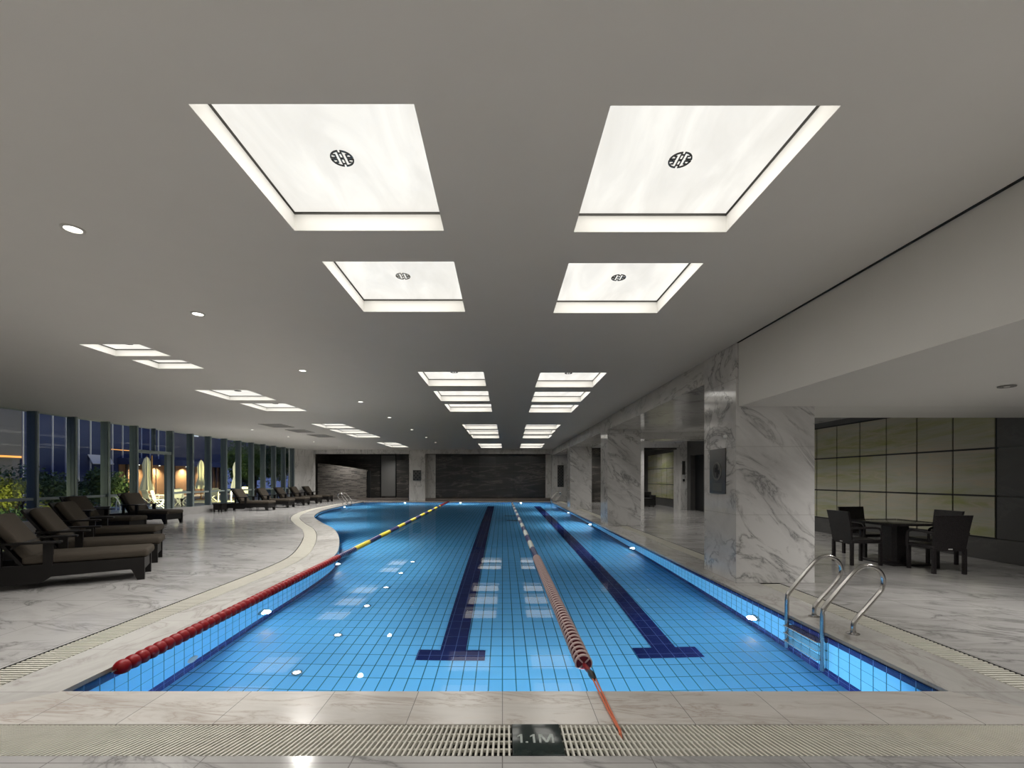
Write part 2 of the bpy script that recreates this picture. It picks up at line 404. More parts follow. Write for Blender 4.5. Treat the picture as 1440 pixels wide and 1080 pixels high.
# ---- deck, coping, grate channel
mb = MB(); fillmb(mb, [[(-13.5,-9.2),(9.4,-9.2),(9.4,30.8),(-13.5,30.8)]], [O2], 0)
mb.quad((-13.5,30.8,0),(9.4,30.8,0),(9.4,36,0),(-13.5,36,0))
struct(mb.build('floor', M['floor']))
mb = MB()
for i in range(len(O2)):
    a, b = O2[i], O2[(i+1)%len(O2)]; c, d = O1[i], O1[(i+1)%len(O1)]
    mb.quad((a[0],a[1],-.06),(b[0],b[1],-.06),(b[0],b[1],0),(a[0],a[1],0))
    mb.quad((a[0],a[1],-.06),(b[0],b[1],-.06),(d[0],d[1],-.06),(c[0],c[1],-.06))
struct(mb.build('trim_1', M['dark_gap']))
mb = MB()
for i in range(len(O1)):
    a, b = O1[i], O1[(i+1)%len(O1)]; c, d = O0[i], O0[(i+1)%len(O0)]
    mb.cur = 0 if (i == 0 or i == 2) else 1
    for (p, q, r, t) in (((c,0),(d,0),(b,0),(a,0)), ((a,-.06),(b,-.06),(b,0),(a,0)), ((c,-.035),(d,-.035),(d,0),(c,0)), ((c,-.035),(d,-.035),(b,-.06),(a,-.06))):
        mb.quad(*[(P[0],P[1],z) for P,z in (p,q,r,t)])
struct(mb.build('trim_2', [M['coping'], M['coping_side']]))

# ---- drain grates
def grate(inner, outer, label, pitch=.039, d0=.27, d1=.69):
    """slats laid across a channel between two parallel lines"""
    mb = MB(); z0, z1 = -.03, -.002
    # resample
    mid = [((a[0]+b[0])/2,(a[1]+b[1])/2) for a,b in zip(inner,outer)]
    acc = [0]
    for p,q in zip(mid, mid[1:]): acc.append(acc[-1]+math.dist(p,q))
    def at(line, s):
        for i in range(len(acc)-1):
            if s <= acc[i+1]+1e-9:
                t = (s-acc[i])/(acc[i+1]-acc[i]); return tuple(a+(b-a)*t for a,b in zip(line[i], line[i+1]))
        return line[-1]
    T = acc[-1]; k = int(T/pitch)
    def lp(a, b, t): return (a[0]+(b[0]-a[0])*t, a[1]+(b[1]-a[1])*t)
    for j in range(k):
        s0 = (j+d0)*T/k; s1 = (j+d1)*T/k
        a0, b0, a1, b1 = at(inner,s0), at(outer,s0), at(inner,s1), at(outer,s1)
        q = [lp(a0,b0,.02), lp(a1,b1,.02), lp(a1,b1,.98), lp(a0,b0,.98)]
        mb.hexa([(x,y,z0) for x,y in q] + [(x,y,z1) for x,y in q])
    m = max(1, int(T/.5))
    for t0, t1 in ((.01,.045),(.245,.285),(.48,.52),(.715,.755),(.955,.99)):
        for j in range(m):
            a0, b0, a1, b1 = at(inner,T*j/m), at(outer,T*j/m), at(inner,T*(j+1)/m), at(outer,T*(j+1)/m)
            q = [lp(a0,b0,t0), lp(a1,b1,t0), lp(a1,b1,t1), lp(a0,b0,t1)]
            mb.hexa([(x,y,z0) for x,y in q] + [(x,y,z1-.011) for x,y in q])
    return tag(mb.build('drain_grate', M['grate']), label, 'drain grate', 'cream drain grates round the pool')
yn0, yn1 = Y0-.43, Y0-.75
grate([(-3.62,yn0),(.055,yn0)], [(-3.95,yn1),(.055,yn1)], 'cream slotted drain grate at the near pool end, glass-wall side of the depth marker', .0295, .27, .65)
grate([(.345,yn0),(3.67,yn0)], [(.345,yn1),(3.97,yn1)], 'cream slotted drain grate at the near pool end, column side of the depth marker', .0295, .27, .65)
i1 = offs(leftc, .53); o1 = offs(leftc, .84); i1[0] = (i1[0][0], yn0+.02); o1[0] = (o1[0][0], yn1+.3)
c1 = next(i for i,p in enumerate(i1) if p[1] > 8.6); c2 = next(i for i,p in enumerate(i1) if p[1] > 13.6)
grate(i1[:c1+1], o1[:c1+1], 'cream drain grate along the straight pool edge beside the nearest loungers')
def gap(L): return [tuple(Vector(L[0]).lerp(Vector(L[1]), .15))] + L[1:]
grate(gap(i1[c1:c2+1]), gap(o1[c1:c2+1]), 'cream drain grate on the inner bend of the curved pool edge')
grate(gap(i1[c2:]), gap(o1[c2:]), 'cream drain grate on the far bulge of the curved pool edge')
xr0, xr1 = XR+.54, XR+.82
for ya, yb, lb in ((2.8,6.5,'cream drain grate beside the near pool ladder, ending at the big column'),
                   (7.6,14.46,'cream drain grate strip between the first and second marble columns'),
                   (15.56,22.46,'cream drain grate strip between the second and third marble columns'),
                   (23.5,30.2,'cream drain grate strip beyond the third marble column')):
    grate([(xr0,ya),(xr0,yb)], [(xr1,ya),(xr1,yb)], lb)

# ---- depth marker
t = thing('depth_marker', 'dark green depth marker plate reading 1.1M set in the front drain grate', 'depth marker', (.2, (yn0+yn1)/2, 0))
rbox('plate', -.143,.143, -.157,.157, -.03,.003, .003, M['marker'], t)
def glyph(name, polys, x, sc, label):
    mb = MB()
    for poly in polys: mb.prism([(x+u*sc, (v-.5)*sc) for u, v in poly], 'z', .002, .0048)
    o = mb.build(name, M['letters'], t); o['label'] = label
ONE = [[(.20,0),(.36,0),(.36,1),(.24,1),(.02,.80),(.02,.66),(.20,.80)]]
EM = [[(0,0),(.14,0),(.14,1),(0,1)], [(.14,1),(.14,.72),(.42,.05),(.50,.05),(.50,.30),(.24,1)], [(.50,.30),(.50,.05),(.58,.05),(.86,.72),(.86,1),(.76,1)], [(.86,0),(1,0),(1,1),(.86,1)]]
glyph('numeral', ONE, -.115, .085, 'worn silver numeral 1'); glyph('decimal_point', [[(0,0),(.16,0),(.16,.16),(0,.16)]], -.068, .085, 'worn silver point')
glyph('numeral', ONE, -.042, .085, 'worn silver numeral 1'); glyph('letter', EM, .010, .085, 'worn silver letter M')

# ------------------------------------------------------------------ ceiling with backlit recesses
ROWS = {
 'L': [(-1.635,-.46,2.37,3.58),(-1.62,-.435,4.09,5.32),(-1.55,-.345,8.32,9.58),(-1.54,-.32,10.15,11.45),(-1.52,-.30,11.93,13.26),(-1.45,-.195,16.44,17.88),(-1.445,-.175,18.3,19.95),(-1.41,-.155,20.4,22.0),(-1.36,-.05,25.37,26.95),(-1.34,-.03,27.3,29.0)],
 'R': [(.565,1.77,2.38,3.60),(.60,1.82,4.12,5.36),(.70,1.925,8.38,9.71),(.735,1.985,10.23,11.56),(.775,2.03,12.06,13.42),(.87,2.115,16.5,17.96),(.92,2.155,18.35,19.95),(.965,2.24,20.4,22.0),(1.06,2.365,25.37,26.95),(1.10,2.455,27.3,29.0)],
 'W': [(-6.15,-5.275,6.61,7.24),(-6.10,-5.28,7.49,8.07),(-6.785,-5.625,10.03,11.32),(-6.815,-5.64,11.82,13.15),(-6.83,-5.695,16.25,17.6),(-6.9,-5.725,18.1,19.55),(-6.9,-5.745,20.03,21.55),(-6.8,-5.755,24.57,26.2),(-6.87,-5.81,26.55,28.3)]}
NAMES = {'L': 'the pool-centre row nearer the glass wall', 'R': 'the pool-centre row nearer the columns', 'W': 'the row over the sun lounger deck'}
ORD = ['first','second','third','fourth','fifth','sixth','seventh','eighth','ninth','tenth']
holes = []
for r in ROWS.values():
    for x0,x1,y0,y1 in r: holes.append([(x0,y0),(x1,y0),(x1,y1),(x0,y1)])
VENTS = [(-8.7,-7.9,16.2,17.3),(-8.65,-7.9,18.1,19.2),(-8.65,-7.85,20.1,21.4)]
XCE = -11.0
mb = MB(); fillmb(mb, [[(XCE,-9.2),(3.36,-9.2),(3.36,30.6),(XCE,30.6)]], holes, HC, flip=True)
mb.quad((XCE,-9.2,HC),(XCE,30.6,HC),(-13.6,30.6,3.41),(-13.6,-9.2,3.41))
struct(mb.build('ceiling', M['paint']))
mb = MB(); mb.box(-13.8,9.6,-9.4,36.2,3.75,3.95); struct(mb.build('roof', M['wallpaint']))

def emblem(mbk, R, cx, cy, z, th):
    def bar(x0,x1,y0,y1): mbk.box(cx+x0*R,cx+x1*R,cy+y0*R,cy+y1*R,z-th,z)
    for sx in (-1,1):
        for sy in (-1,1):
            a0, a1 = math.asin(.07), math.acos(.10); prev = None
            for k in range(9):
                a = a0+(a1-a0)*k/8
                cur = [(cx+sx*r*R*math.cos(a), cy+sy*r*R*math.sin(a)) for r in (.87,1.0)]
                if prev:
                    q = [prev[0], prev[1], cur[1], cur[0]]
                    if sx*sy < 0: q = q[::-1]
                    mbk.hexa([(x,y,z-th) for x,y in q]+[(x,y,z) for x,y in q])
                prev = cur
            X = sorted((sx*.10, sx*.19)); Yv = sorted((sy*.04, sy*.95)); bar(*X, *Yv)
            X = sorted((sx*.42, sx*.97)); Yv = sorted((sy*.06, sy*.17)); bar(*X, *Yv)
            X = sorted((sx*.42, sx*.53)); Yv = sorted((sy*.17, sy*.52)); bar(*X, *Yv)
            X = sorted((sx*.53, sx*.68)); Yv = sorted((sy*.42, sy*.52)); bar(*X, *Yv)
        X = sorted((sx*.62, sx*.74)); bar(*X, -.06, .06)
    bar(-.10,.10,-.09,.09); bar(-.10,.10,.60,.70); bar(-.10,.10,-.70,-.60)

PANEL_W = 6.5
for key, row in ROWS.items():
    for i, (x0,x1,y0,y1) in enumerate(row):
        cx, cy = (x0+x1)/2, (y0+y1)/2; a, b = (x1-x0)/2, (y1-y0)/2
        rd = .145 if key != 'W' else .11
        extra = ', with a dark round emblem' if (key in 'LR' and i < 2 and not (key == 'L' and i == 1)) else (', with a pale round emblem' if (key == 'L' and i == 1) else '')
        t = thing('ceiling_light_panel', f'backlit stone ceiling panel, {ORD[i]} from the near end in {NAMES[key]}{extra}', 'ceiling light', (cx,cy,HC), 0, 'backlit ceiling panels')
        mb = MB()
        P = [(-a,-b),(a,-b),(a,b),(-a,b)]
        for k in range(4):
            p, q = P[k], P[(k+1)%4]
            mb.quad((p[0],p[1],0),(q[0],q[1],0),(q[0],q[1],rd-.018),(p[0],p[1],rd-.018))
        mb.build('recess', M['recess'], t)
        mb = MB(); a2, b2 = a+.03, b+.03; P2 = [(-a2,-b2),(a2,-b2),(a2,b2),(-a2,b2)]
        for k in range(4):
            p, q = P[k], P[(k+1)%4]; p2, q2 = P2[k], P2[(k+1)%4]
            mb.quad((p[0],p[1],rd-.018),(q[0],q[1],rd-.018),(q2[0],q2[1],rd-.018),(p2[0],p2[1],rd-.018))
            mb.quad((p2[0],p2[1],rd-.018),(q2[0],q2[1],rd-.018),(q2[0],q2[1],rd+.01),(p2[0],p2[1],rd+.01))
        mb.build('shadow_gap', M['reveal'], t)
        mb = MB(); mb.box(-a+.006,a-.006,-b+.006,b-.006,rd,rd+.02); pn = mb.build('panel', M['panel'], t)
        mb = MB(); emblem(mb, .075, 0, 0, rd, .006)
        mb.build('emblem', M['emblem_white'] if (key == 'L' and i == 1) else M['emblem'], t)
        L = bpy.data.lights.new('panel_lamp', 'AREA'); L.shape = 'RECTANGLE'; L.size = 2*a-.1; L.size_y = 2*b-.1
        L.energy = PANEL_W*4*a*b/1.45; L.color = (1,.965,.90)
        lo = link('panel_lamp', L, t); lo.location = (0,0,rd-.012)

# ---- ceiling vents
for i, (x0,x1,y0,y1) in enumerate(VENTS):
    t = thing('ceiling_vent', f'dark slotted ceiling vent above the lounger deck, {ORD[i]} from the camera', 'vent', ((x0+x1)/2,(y0+y1)/2,HC), 0, 'ceiling vents')
    a, b = (x1-x0)/2, (y1-y0)/2; mb = MB()
    for q in ((-a,a,-b,-b+.05),(-a,a,b-.05,b),(-a,-a+.05,-b+.05,b-.05),(a-.05,a,-b+.05,b-.05)): mb.box(*q, -.012, 0)
    mb.build('frame', M['vent'], t)
    mb = MB(); k = int((2*b-.1)/.06)
    for j in range(k): mb.box(-a+.05,a-.05,-b+.05+j*.06,-b+.085+j*.06,-.008,0)
    mb.build('louvre', M['vent'], t)
    mb = MB(); mb.box(-a+.04,a-.04,-b+.04,b-.04,-.003,-.0005); mb.build('backing', M['reveal'], t)

# ---- downlights
def downlight(x, y, z, label, grp, w, off=False, ang=149):
    t = thing('recessed_downlight', label, 'downlight', (x,y,z), 0, grp)
    mb = MB(); mb.lathe([(.055,-.001),(.058,-.010),(.075,-.012),(.078,-.001)], n=20, cap=False); mb.build('trim_ring', M['lamp_off'] if not off else M['reveal'], t, smooth=True)
    mb = MB(); mb.lathe([(.0005,-.004),(.056,-.004)], n=20, cap=False); mb.build('lamp_face', M['lamp'] if not off else M['reveal'], t)
    if off:
        mb = MB(); mb.lathe([(.0005,-.014),(.022,-.012),(.026,-.004)], n=14, cap=False); mb.build('bulb', M['lamp_off'], t, smooth=True)
    if w:
        L = bpy.data.lights.new('lamp', 'SPOT'); L.energy = w*1.5; L.spot_size = math.radians(ang); L.spot_blend = .9; L.shadow_soft_size = .07; L.color = (1,.965,.91)
        lo = link('lamp', L, t); lo.location = (0,0,-.03)
    return t
SPOT = 300
for i, y in enumerate((3.55,5.38,8.2,11.55,14.5,18.1,21.5,24.5)):
    downlight(-3.35 if i == 0 else -3.6, y, HC, f'added unseen ceiling downlight, {ORD[i]} from the camera in the row above the lane rope', 'downlights above the lane rope', (120,150,240,330,420,480,540,540)[i])
for i, y in enumerate((-1.2,-4.4,-7.6)):  # lamps added behind the camera to brighten the ceiling
    downlight(-3.35, y, HC, f'added unseen ceiling downlight, {ORD[i]} behind the camera', 'added downlights behind the camera', 200)
    downlight(2.2, y, HC, f'added unseen ceiling downlight near the columns, {ORD[i]} behind the camera', 'added downlights behind the camera', 200)
for i, y in enumerate((18.1,21.15,24.0,27.7)):
    downlight(-9.95, y, HC, f'added unseen ceiling downlight, {ORD[i]} from the camera in the row above the far loungers', 'downlights above the far loungers', 330)
downlight(5.62, 5.07, 2.53, 'small dark recessed downlight in the low soffit over the table area', 'downlight', 125, True)
downlight(5.62, 1.6, 2.53, 'added unseen recessed downlight in the low soffit beside the camera', 'downlight', 130, True)  # lamp added out of view to brighten the right deck
for i, (x,y,z) in enumerate(((6.6,10.5,3.06),(6.6,13.6,3.06),(6.6,18.0,HC),(6.6,20.6,HC),(7.6,25.0,HC),(5.6,27.5,HC))):
    downlight(x, y, z, f'small recessed downlight in the inner room ceiling behind the columns, {ORD[i]} from the camera', 'inner room downlights', 80)
for i, (x,y) in enumerate(((-11.2,32.2),(-8.4,34.0))):  # lobby lamps added to lift the dim far end
    downlight(x, y, HC, ('added recessed fill light in the lobby above the stone screen','added recessed fill light in the lobby above the grey door')[i], 'added lobby fill lights', 110)

# ------------------------------------------------------------------ right side: columns, beams, rooms
XC = 3.352
for i, (y, lb) in enumerate(((6.53,'nearest marble column beside the pool ladder, bearing a bronze plaque'),(14.5,'second marble column from the camera along the pool edge'),(22.48,'third marble column along the pool edge, farthest free-standing one'))):
    mb = MB(); mb.box(0, 1.13 if i == 0 else 1.06, 0, 1.03, 0, 3.45); c = mb.build('marble_column', M['column'], bevel=.006)
    c.location = (XC, y, 0); tag(c, lb, 'column', 'marble columns along the pool')
mb = MB()
for a, b in ((7.56,14.5),(15.53,22.48),(23.51,30.6)): mb.box(XC, 4.41, a, b, 3.06, HC)
struct(mb.build('trim_3', M['beam']))
mb = MB(); mb.box(3.385, 9.3, -9.2, 6.525, 2.535, HC-.008); mb.box(4.50, 9.3, 6.53, 7.74, 2.535, HC-.012)
struct(mb.build('trim_4', M['paint_side']))
mb = MB(); mb.box(3.362,3.386,-9.2,6.53,HC-.006,HC+.002); struct(mb.build('trim_5', M['dark_gap']))
# inner room ceilings
mb = MB(); mb.box(4.41,9.3,7.74,15.4,3.06,3.2); mb.box(4.41,9.3,15.4,16.3,2.84,3.2); mb.box(4.41,9.3,16.3,30.6,3.45,3.6)
struct(mb.build('ceiling_side', M['beam']))
# right wall with onyx panels
mb = MB(); mb.box(8.93,9.2,-9.2,20.2,0,3.3); mb.box(8.93,9.2,21.6,30.6,0,3.45); mb.box(8.93,9.2,20.2,21.6,2.6,3.3)
wr = struct(mb.build('wall_right', M['slab']))
def onyx(y0, y1):
    rows = ((.42,1.175),(1.19,2.045),(2.06,2.90))
    n = round((y1-y0)/.78)
    for k in range(n):
        a = y0+(y1-y0)*k/n+.016; b = y0+(y1-y0)*(k+1)/n-.016
        for z0, z1 in rows:
            mb = MB(); mb.box(8.905,8.93,a,b,z0+.010,z1-.010); mb.build('onyx_panel', M['onyx'], wr)
mb = MB(); mb.box(8.922,8.935,8.2,20.0,.40,2.93); mb.box(8.922,8.935,23.0,27.9,.40,2.93); mb.build('panel_backing', M['black'], wr)
onyx(8.22, 8.22+.78*15)
onyx(23.05, 23.05+.8*6)
mb = MB()
for (a,b) in ((5.0,8.2),(2.0,4.98),(-1.2,1.98)):
    for z0,z1 in ((.02,.41),(.425,1.17),(1.195,2.04),(2.065,2.90)): mb.box(8.90,8.93,a+.012,b-.012,z0,z1)
mb.build('dark_cladding', M['slab'], wr)
mb = MB(); mb.box(9.15,9.35,20.2,21.6,0,2.6); struct(mb.build('dark_opening', M['black']))  # black slab puts the dark of an opening into its colour
# room behind the columns: bulkhead, piers
mb = MB(); mb.box(4.41,8.93,22.0,22.3,3.0,HC); mb.box(8.62,8.93,22.0,22.9,0,3.0); mb.box(6.3,6.85,22.0,22.5,0,3.0)
struct(mb.build('wall_inner', M['pier']))
mb = MB(); mb.box(6.86,8.62,22.5,22.62,2.93,3.02); mb.box(6.86,6.95,22.9,23.0,0,2.95); mb.box(6.86,7.8,28.6,28.75,0,3.2); mb.box(4.41,8.93,28.7,28.9,0,3.45)
struct(mb.build('trim_6', M['darkstone']))
# ---- plaques
def plaque(name, label, loc, rz, w, h, kind):
    t = thing(name, label, 'plaque', loc, rz)
    rbox('plate', -w/2,w/2,-.018,.0,-h/2,h/2,.004,M['plaque'],t,2)
    if kind == 'ring':
        mb = MB(); mb.lathe([(.118,-.02),(.118,-.026),(.145,-.026),(.145,-.02)], 'y', n=32, cap=False); mb.build('ring_relief', M['plaque_hi'], t)
        mb = MB()
        for a,b,c,d in ((-.06,.06,-.012,.012),(-.012,.012,-.1,.1),(-.07,-.04,-.02,.05),(.04,.07,-.05,.02),(-.03,.03,.05,.065)): mb.box(a,b,-.024,-.018,c,d)
        mb.build('centre_relief', M['black'], t)
        mb = MB()
        for k in range(6): mb.box(-w*.3,w*.3,-.021,-.018,-.3+.02*k,-.29+.02*k)
        mb.build('lower_relief', M['plaque_hi'], t)
    elif kind == 'carved':
        mb = MB(); r = random.Random(5); nx, nz = 4, max(4, int(h/(w/4)))
        for ix in range(nx):
            for iz in range(nz):
                if (ix+iz) % 2 == 0:
                    x = -w*.44+w*.88*ix/nx; z = -h*.47+h*.94*iz/nz; mb.box(x,x+w*.88/nx*.8,-.026,-.018,z,z+h*.94/nz*.75)
        mb.build('carved_relief', M['black'], t)
    return t
plaque('wall_plaque','bronze plaque with a ring relief on the nearest column',(XC,7.07,1.615),-PI/2,.51,.69,'ring')
mb = MB(); mb.lathe([(.03,0),(.03,-.02),(.02,-.035),(.0005,-.037)],'x',n=14,cap=False); o = mb.build('wall_sensor', M['white'], smooth=True); o.location=(XC,6.82,2.13); tag(o,'tiny white sensor above the bronze plaque on the nearest column','sensor')
plaque('wall_plaque','square grey plaque on the white marble pier of the far wall',(-5.73,30.55,1.72),0,.55,.70,'carved')
plaque('wall_plaque','tall carved dark panel on the far pier next to the far ladder',(3.91,30.6,1.67),0,.42,1.47,'carved')
plaque('wall_plaque','small carved tablet on the inner room pier',(8.76,22.0,2.02),0,.15,.66,'carved')
mb = MB(); mb.box(-.04,.04,-.05,0,-.06,.06); o = mb.build('wall_switch', M['black'], bevel=.004); o.location=(8.76,22.0,1.42); tag(o,'small black switch box under the inner pier tablet','switch')

# ------------------------------------------------------------------ back wall
YB = 30.6
mb = MB(); mb.box(-13.6,3.36,YB,YB+.35,3.16,HC)                 # beam over the openings
mb.box(-6.27,-5.2,YB,YB+1.1,0,3.16)                             # pier with plaque
mb.box(3.36,4.42,YB,YB+1.1,0,HC)                                # column-side pier
mb.box(-13.7,-12.72,YB,YB+.35,0,3.16); mb.hexa([(-13.6,28.95,0),(-13.3,28.95,0),(-12.72,YB,0),(-13.6,YB,0),(-13.6,28.95,HC),(-13.3,28.95,HC),(-12.72,YB,HC),(-13.6,YB,HC)])
mb.box(-5.2,-4.62,YB+.85,YB+1.1,0,3.16); mb.box(2.98,3.36,YB+.85,YB+1.1,0,3.16)
struct(mb.build('wall_back', M['pier']))
mb = MB(); mb.box(-4.62,2.98,YB+.9,YB+1.1,.2,3.16); struct(mb.build('wall_feature', M['darkstone']))
mb = MB(); mb.box(-5.2,3.36,YB+.1,YB+1.1,0,.16); mb.box(-10.2,-6.27,YB+1.2,YB+2.4,0,.10); struct(mb.build('trim_7', M['step']))
mb = MB(); mb.box(-13.7,9.4,35.6,35.8,0,3.75); struct(mb.build('wall_far', M['darkstone']))
mb = MB(); mb.box(-6.4,-6.27,YB+.35,35.6,0,3.75); mb.box(-13.7,-13.5,YB+.35,35.6,0,3.75); struct(mb.build('wall_lobby', M['darkstone']))
mb = MB(); mb.box(-13.6,-6.3,YB+.35,35.6,3.45,3.6); mb.box(-6.3,9.3,YB+1.1,35.6,3.45,3.6); struct(mb.build('ceiling_lobby', M['wallpaint']))
# low stacked-stone screen with a sloping top
mb = MB(); mb.prism([(-13.4,0),(-9.85,0),(-9.85,2.12),(-12.3,2.5),(-13.4,2.62)], 'y', 33.0, 33.25)
tag(mb.build('stone_screen', M['ledge']), 'stacked grey stone screen wall with a sloping top in the far opening', 'screen wall')
mb = MB(); mb.box(-9.82,-9.6,33.05,33.2,0,2.05); struct(mb.build('trim_8', M['black']))
d = thing('lobby_door', 'tall plain grey door panel behind the stone screen in the far opening', 'door', (-8.9,35.5,0))
d['kind'] = 'structure'
mb = MB(); mb.box(-.55,.55,0,.06,.12,3.3); mb.build('door_leaf', M['doorpanel'], d, bevel=.01)
mb = MB(); mb.box(-.62,-.55,-.02,.06,0,3.38); mb.box(.55,.62,-.02,.06,0,3.38); mb.build('door_frame', M['black'], d)
# walls closing the hall behind the camera
mb = MB(); mb.box(-13.7,9.3,-9.4,-9.2,0,3.5); struct(mb.build('wall_near', M['wallpaint']))

# ------------------------------------------------------------------ glazed left wall
XG = -13.35; P = 1.185; YM0 = 12.95-P*4
mb = MB(); mb.box(XG-.18,XG+.16,YM0,28.95,0,.30); struct(mb.build('trim_9', M['curb']))
mb = MB(); mb.box(XG-.2,XG+.05,-9.2,YM0,0,3.45); struct(mb.build('wall_left', M['wallpaint']))
ym = [YM0+P*k for k in range(8)]                 # 12.95 is index 4
ym += [18.3 + 1.18*k for k in range(10)]
def mullion(par, y, z1=3.42):
    mb = MB(); mb.box(-.14,.10,-.05,.05,.30,z1); m = mb.build('mullion', M['mullion'], par); m.location = (XG, y, 0)
    mb = MB(); mb.box(.10,.135,-.03,.03,.30,z1); c = mb.build('mullion_cap', M['mullion_cap'], m)
    return m
k = 0
for i, (a, b) in enumerate(zip(ym, ym[1:])):
    isdoor = 15.9 < a < 16.8 and b > 18
    o = bpy.data.objects.new('door_2' if isdoor else f'window_{k+1}', None); COL.objects.link(o); o['kind'] = 'structure'
    if not isdoor: k += 1
    mullion(o, a)
    if i == len(ym)-2: mullion(o, b)
    mb = MB(); mb.box(XG-.015,XG+.005,a+.05,b-.05,.30,3.42); mb.build('glass_pane', M['glass'], o)
    if not isdoor:
        mb = MB(); mb.box(XG-.04,XG+.06,a+.05,b-.05,.88,.955); mb.build('sill_rail', M['mullion_cap'], o)
    else:
        mb = MB(); mb.box(XG-.05,XG+.08,a+.05,b-.05,2.45,2.56); mb.build('door_header', M['mullion_cap'], o)
        mb = MB(); mb.box(XG-.05,XG+.08,(a+b)/2-.03,(a+b)/2+.03,2.56,3.42); mb.build('transom_post', M['mullion'], o)
        mb = MB(); mb.box(XG-.04,XG+.06,b-.28,b-.05,.30,2.45); mb.build('door_stile', M['mullion'], o)
        mb = MB(); mb.tube([(XG+.1,(a+b)/2,.9),(XG+.1,(a+b)/2,1.9)],.015); mb.build('door_handle', M['steel'], o)

# ------------------------------------------------------------------ ladders
def ladder(label, loc, rz, scale=1.0):
    t = thing('pool_ladder', label, 'ladder', loc, rz)
    pts = [(-.06,-.95),(-.06,-.3),(-.06,.18),(-.055,.225),(-.035,.265),(.02,.335),(.14,.48),(.235,.585),(.28,.625),(.33,.65),(.385,.655),(.44,.64),(.49,.605),(.52,.555),(.53,.50),(.52,.45),(.495,.405),(.40,.295),(.30,.185),(.26,.135),(.24,.095),(.235,.05),(.235,0)]
    for y in (0,.55):
        mb = MB(); P3 = catmull([(x,y,z) for x,z in pts], 3); mb.tube(P3, .0215, 12)
        r = mb.build('handrail', M['steel'], t, smooth=True)
        mb = MB(); mb.lathe([(.055,0),(.055,.006),(.026,.014),(.024,.03)], n=20, c=(.235,y,0)); mb.build('floor_flange', M['steel'], r, smooth=True)
    for z in (-.20,-.45,-.70):
        mb = MB(); mb.box(-.115,-.005,.01,.54,z-.012,z+.012); mb.build('tread', M['steel'], t, bevel=.006)
    return t
ladder('polished steel pool ladder with two curved rails beside the nearest column', (XR+.005,4.40,0), 0)
ladder('steel pool ladder at the far curved pool corner by the glass wall', (-8.98,26.9,0), PI-.06)
ladder('steel pool ladder at the far pool corner on the column side', (XR+.005,28.6,0), 0)

# ------------------------------------------------------------------ underwater fittings
def poollight(label, loc, rz, w):
    t = thing('underwater_light', label, 'pool light', loc, rz, 'underwater wall lights')
    mb = MB(); mb.lathe([(.095,0),(.095,.02),(.064,.03),(.058,.018)],'y',n=22,cap=False); mb.build('rim', M['steel'], t, smooth=True)
    mb = MB(); mb.lathe([(.0005,.024),(.058,.018)],'y',n=22,cap=False); mb.build('lens', M['lens'], t)
    L = bpy.data.lights.new('lamp','SPOT'); L.energy = w; L.spot_size = math.radians(176); L.spot_blend = .35; L.shadow_soft_size = .06; L.color = (.86,.95,1)
    lo = link('lamp', L, t); lo.location = (0,.05,0); lo.rotation_euler = (math.radians(82),0,PI)
    lo.rotation_euler = (math.radians(85),0,0)
PW = 178
for i, y in enumerate((5.65,10.81,16.0,21.3,26.5)):
    poollight(f'round white underwater light on the column-side pool wall, {ORD[i]} from the near end', (XR,y,-.70), PI/2, PW*(.7,1.0,1.2,1.3,1.3)[i])
poollight('round white underwater light on the straight pool wall under the red rope', (-3.11,5.88,-.70), -PI/2, PW)
def wallat(y):
    for a, b in zip(leftc, leftc[1:]):
        if a[1] <= y <= b[1]:
            t = (y-a[1])/(b[1]-a[1]); return a[0]+(b[0]-a[0])*t, math.atan2(b[1]-a[1], b[0]-a[0])
for y, lb in ((8.9,'added round white underwater light where the straight pool wall starts to curve'),(11.3,'round white underwater light at the inner bend of the curved wall'),(15.6,'round white underwater light midway round the curved wall'),(20.2,'round white underwater light in the far bulge of the curved wall'),(25.5,'round white underwater light near the far ladder of the curved wall')):
    x, an = wallat(y); poollight(lb, (x,y,-.70), an-PI, PW*1.25)  # the one where the curve starts is added to even out the pool
for x, lb in ((-6.3,'round white underwater light on the far pool wall beneath the marble pier'),(-2.74,'round white underwater light on the far pool wall at the red end of the rope'),(1.2,'round white underwater light on the far pool wall below the dark stone panel')):
    poollight(lb, (x,YF,-.70), PI, PW*1.3)
for x, lb in ((0,'added unseen underwater light in the middle of the near pool wall'),(-1.6,'added unseen underwater light on the near pool wall, glass-wall side'),(1.6,'added unseen underwater light on the near pool wall, column side')):
    poollight(lb, (x,Y0,-.70), 0, PW)  # near-wall lights added out of view to brighten the pool floor
for i, (x,y) in enumerate(((-2.06,4.56),(-1.99,5.50),(-1.96,6.58),(-1.93,7.55),(-1.91,8.55),(-1.89,9.58))):  # glowing discs put in for reflected bright dots on the water
    t = thing('glint_disc', f'small glowing disc put on the pool floor for a reflected glint, {ORD[i]} from the near end of its row', 'pool light', (x,y,-1.1), 0, 'pool glint discs')
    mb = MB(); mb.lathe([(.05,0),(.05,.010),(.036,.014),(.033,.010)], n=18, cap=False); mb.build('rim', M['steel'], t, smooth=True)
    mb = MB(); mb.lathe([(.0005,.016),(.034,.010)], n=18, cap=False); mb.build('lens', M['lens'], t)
mb = MB(); mb.lathe([(.07,0),(.07,.015),(.05,.02),(.0005,.02)],'x',n=18,cap=False); o = mb.build('pool_inlet', M['fit'], smooth=True); o.location=(-3.11,4.56,-.84); tag(o,'grey round inlet fitting on the pool wall under the red rope','pool inlet')
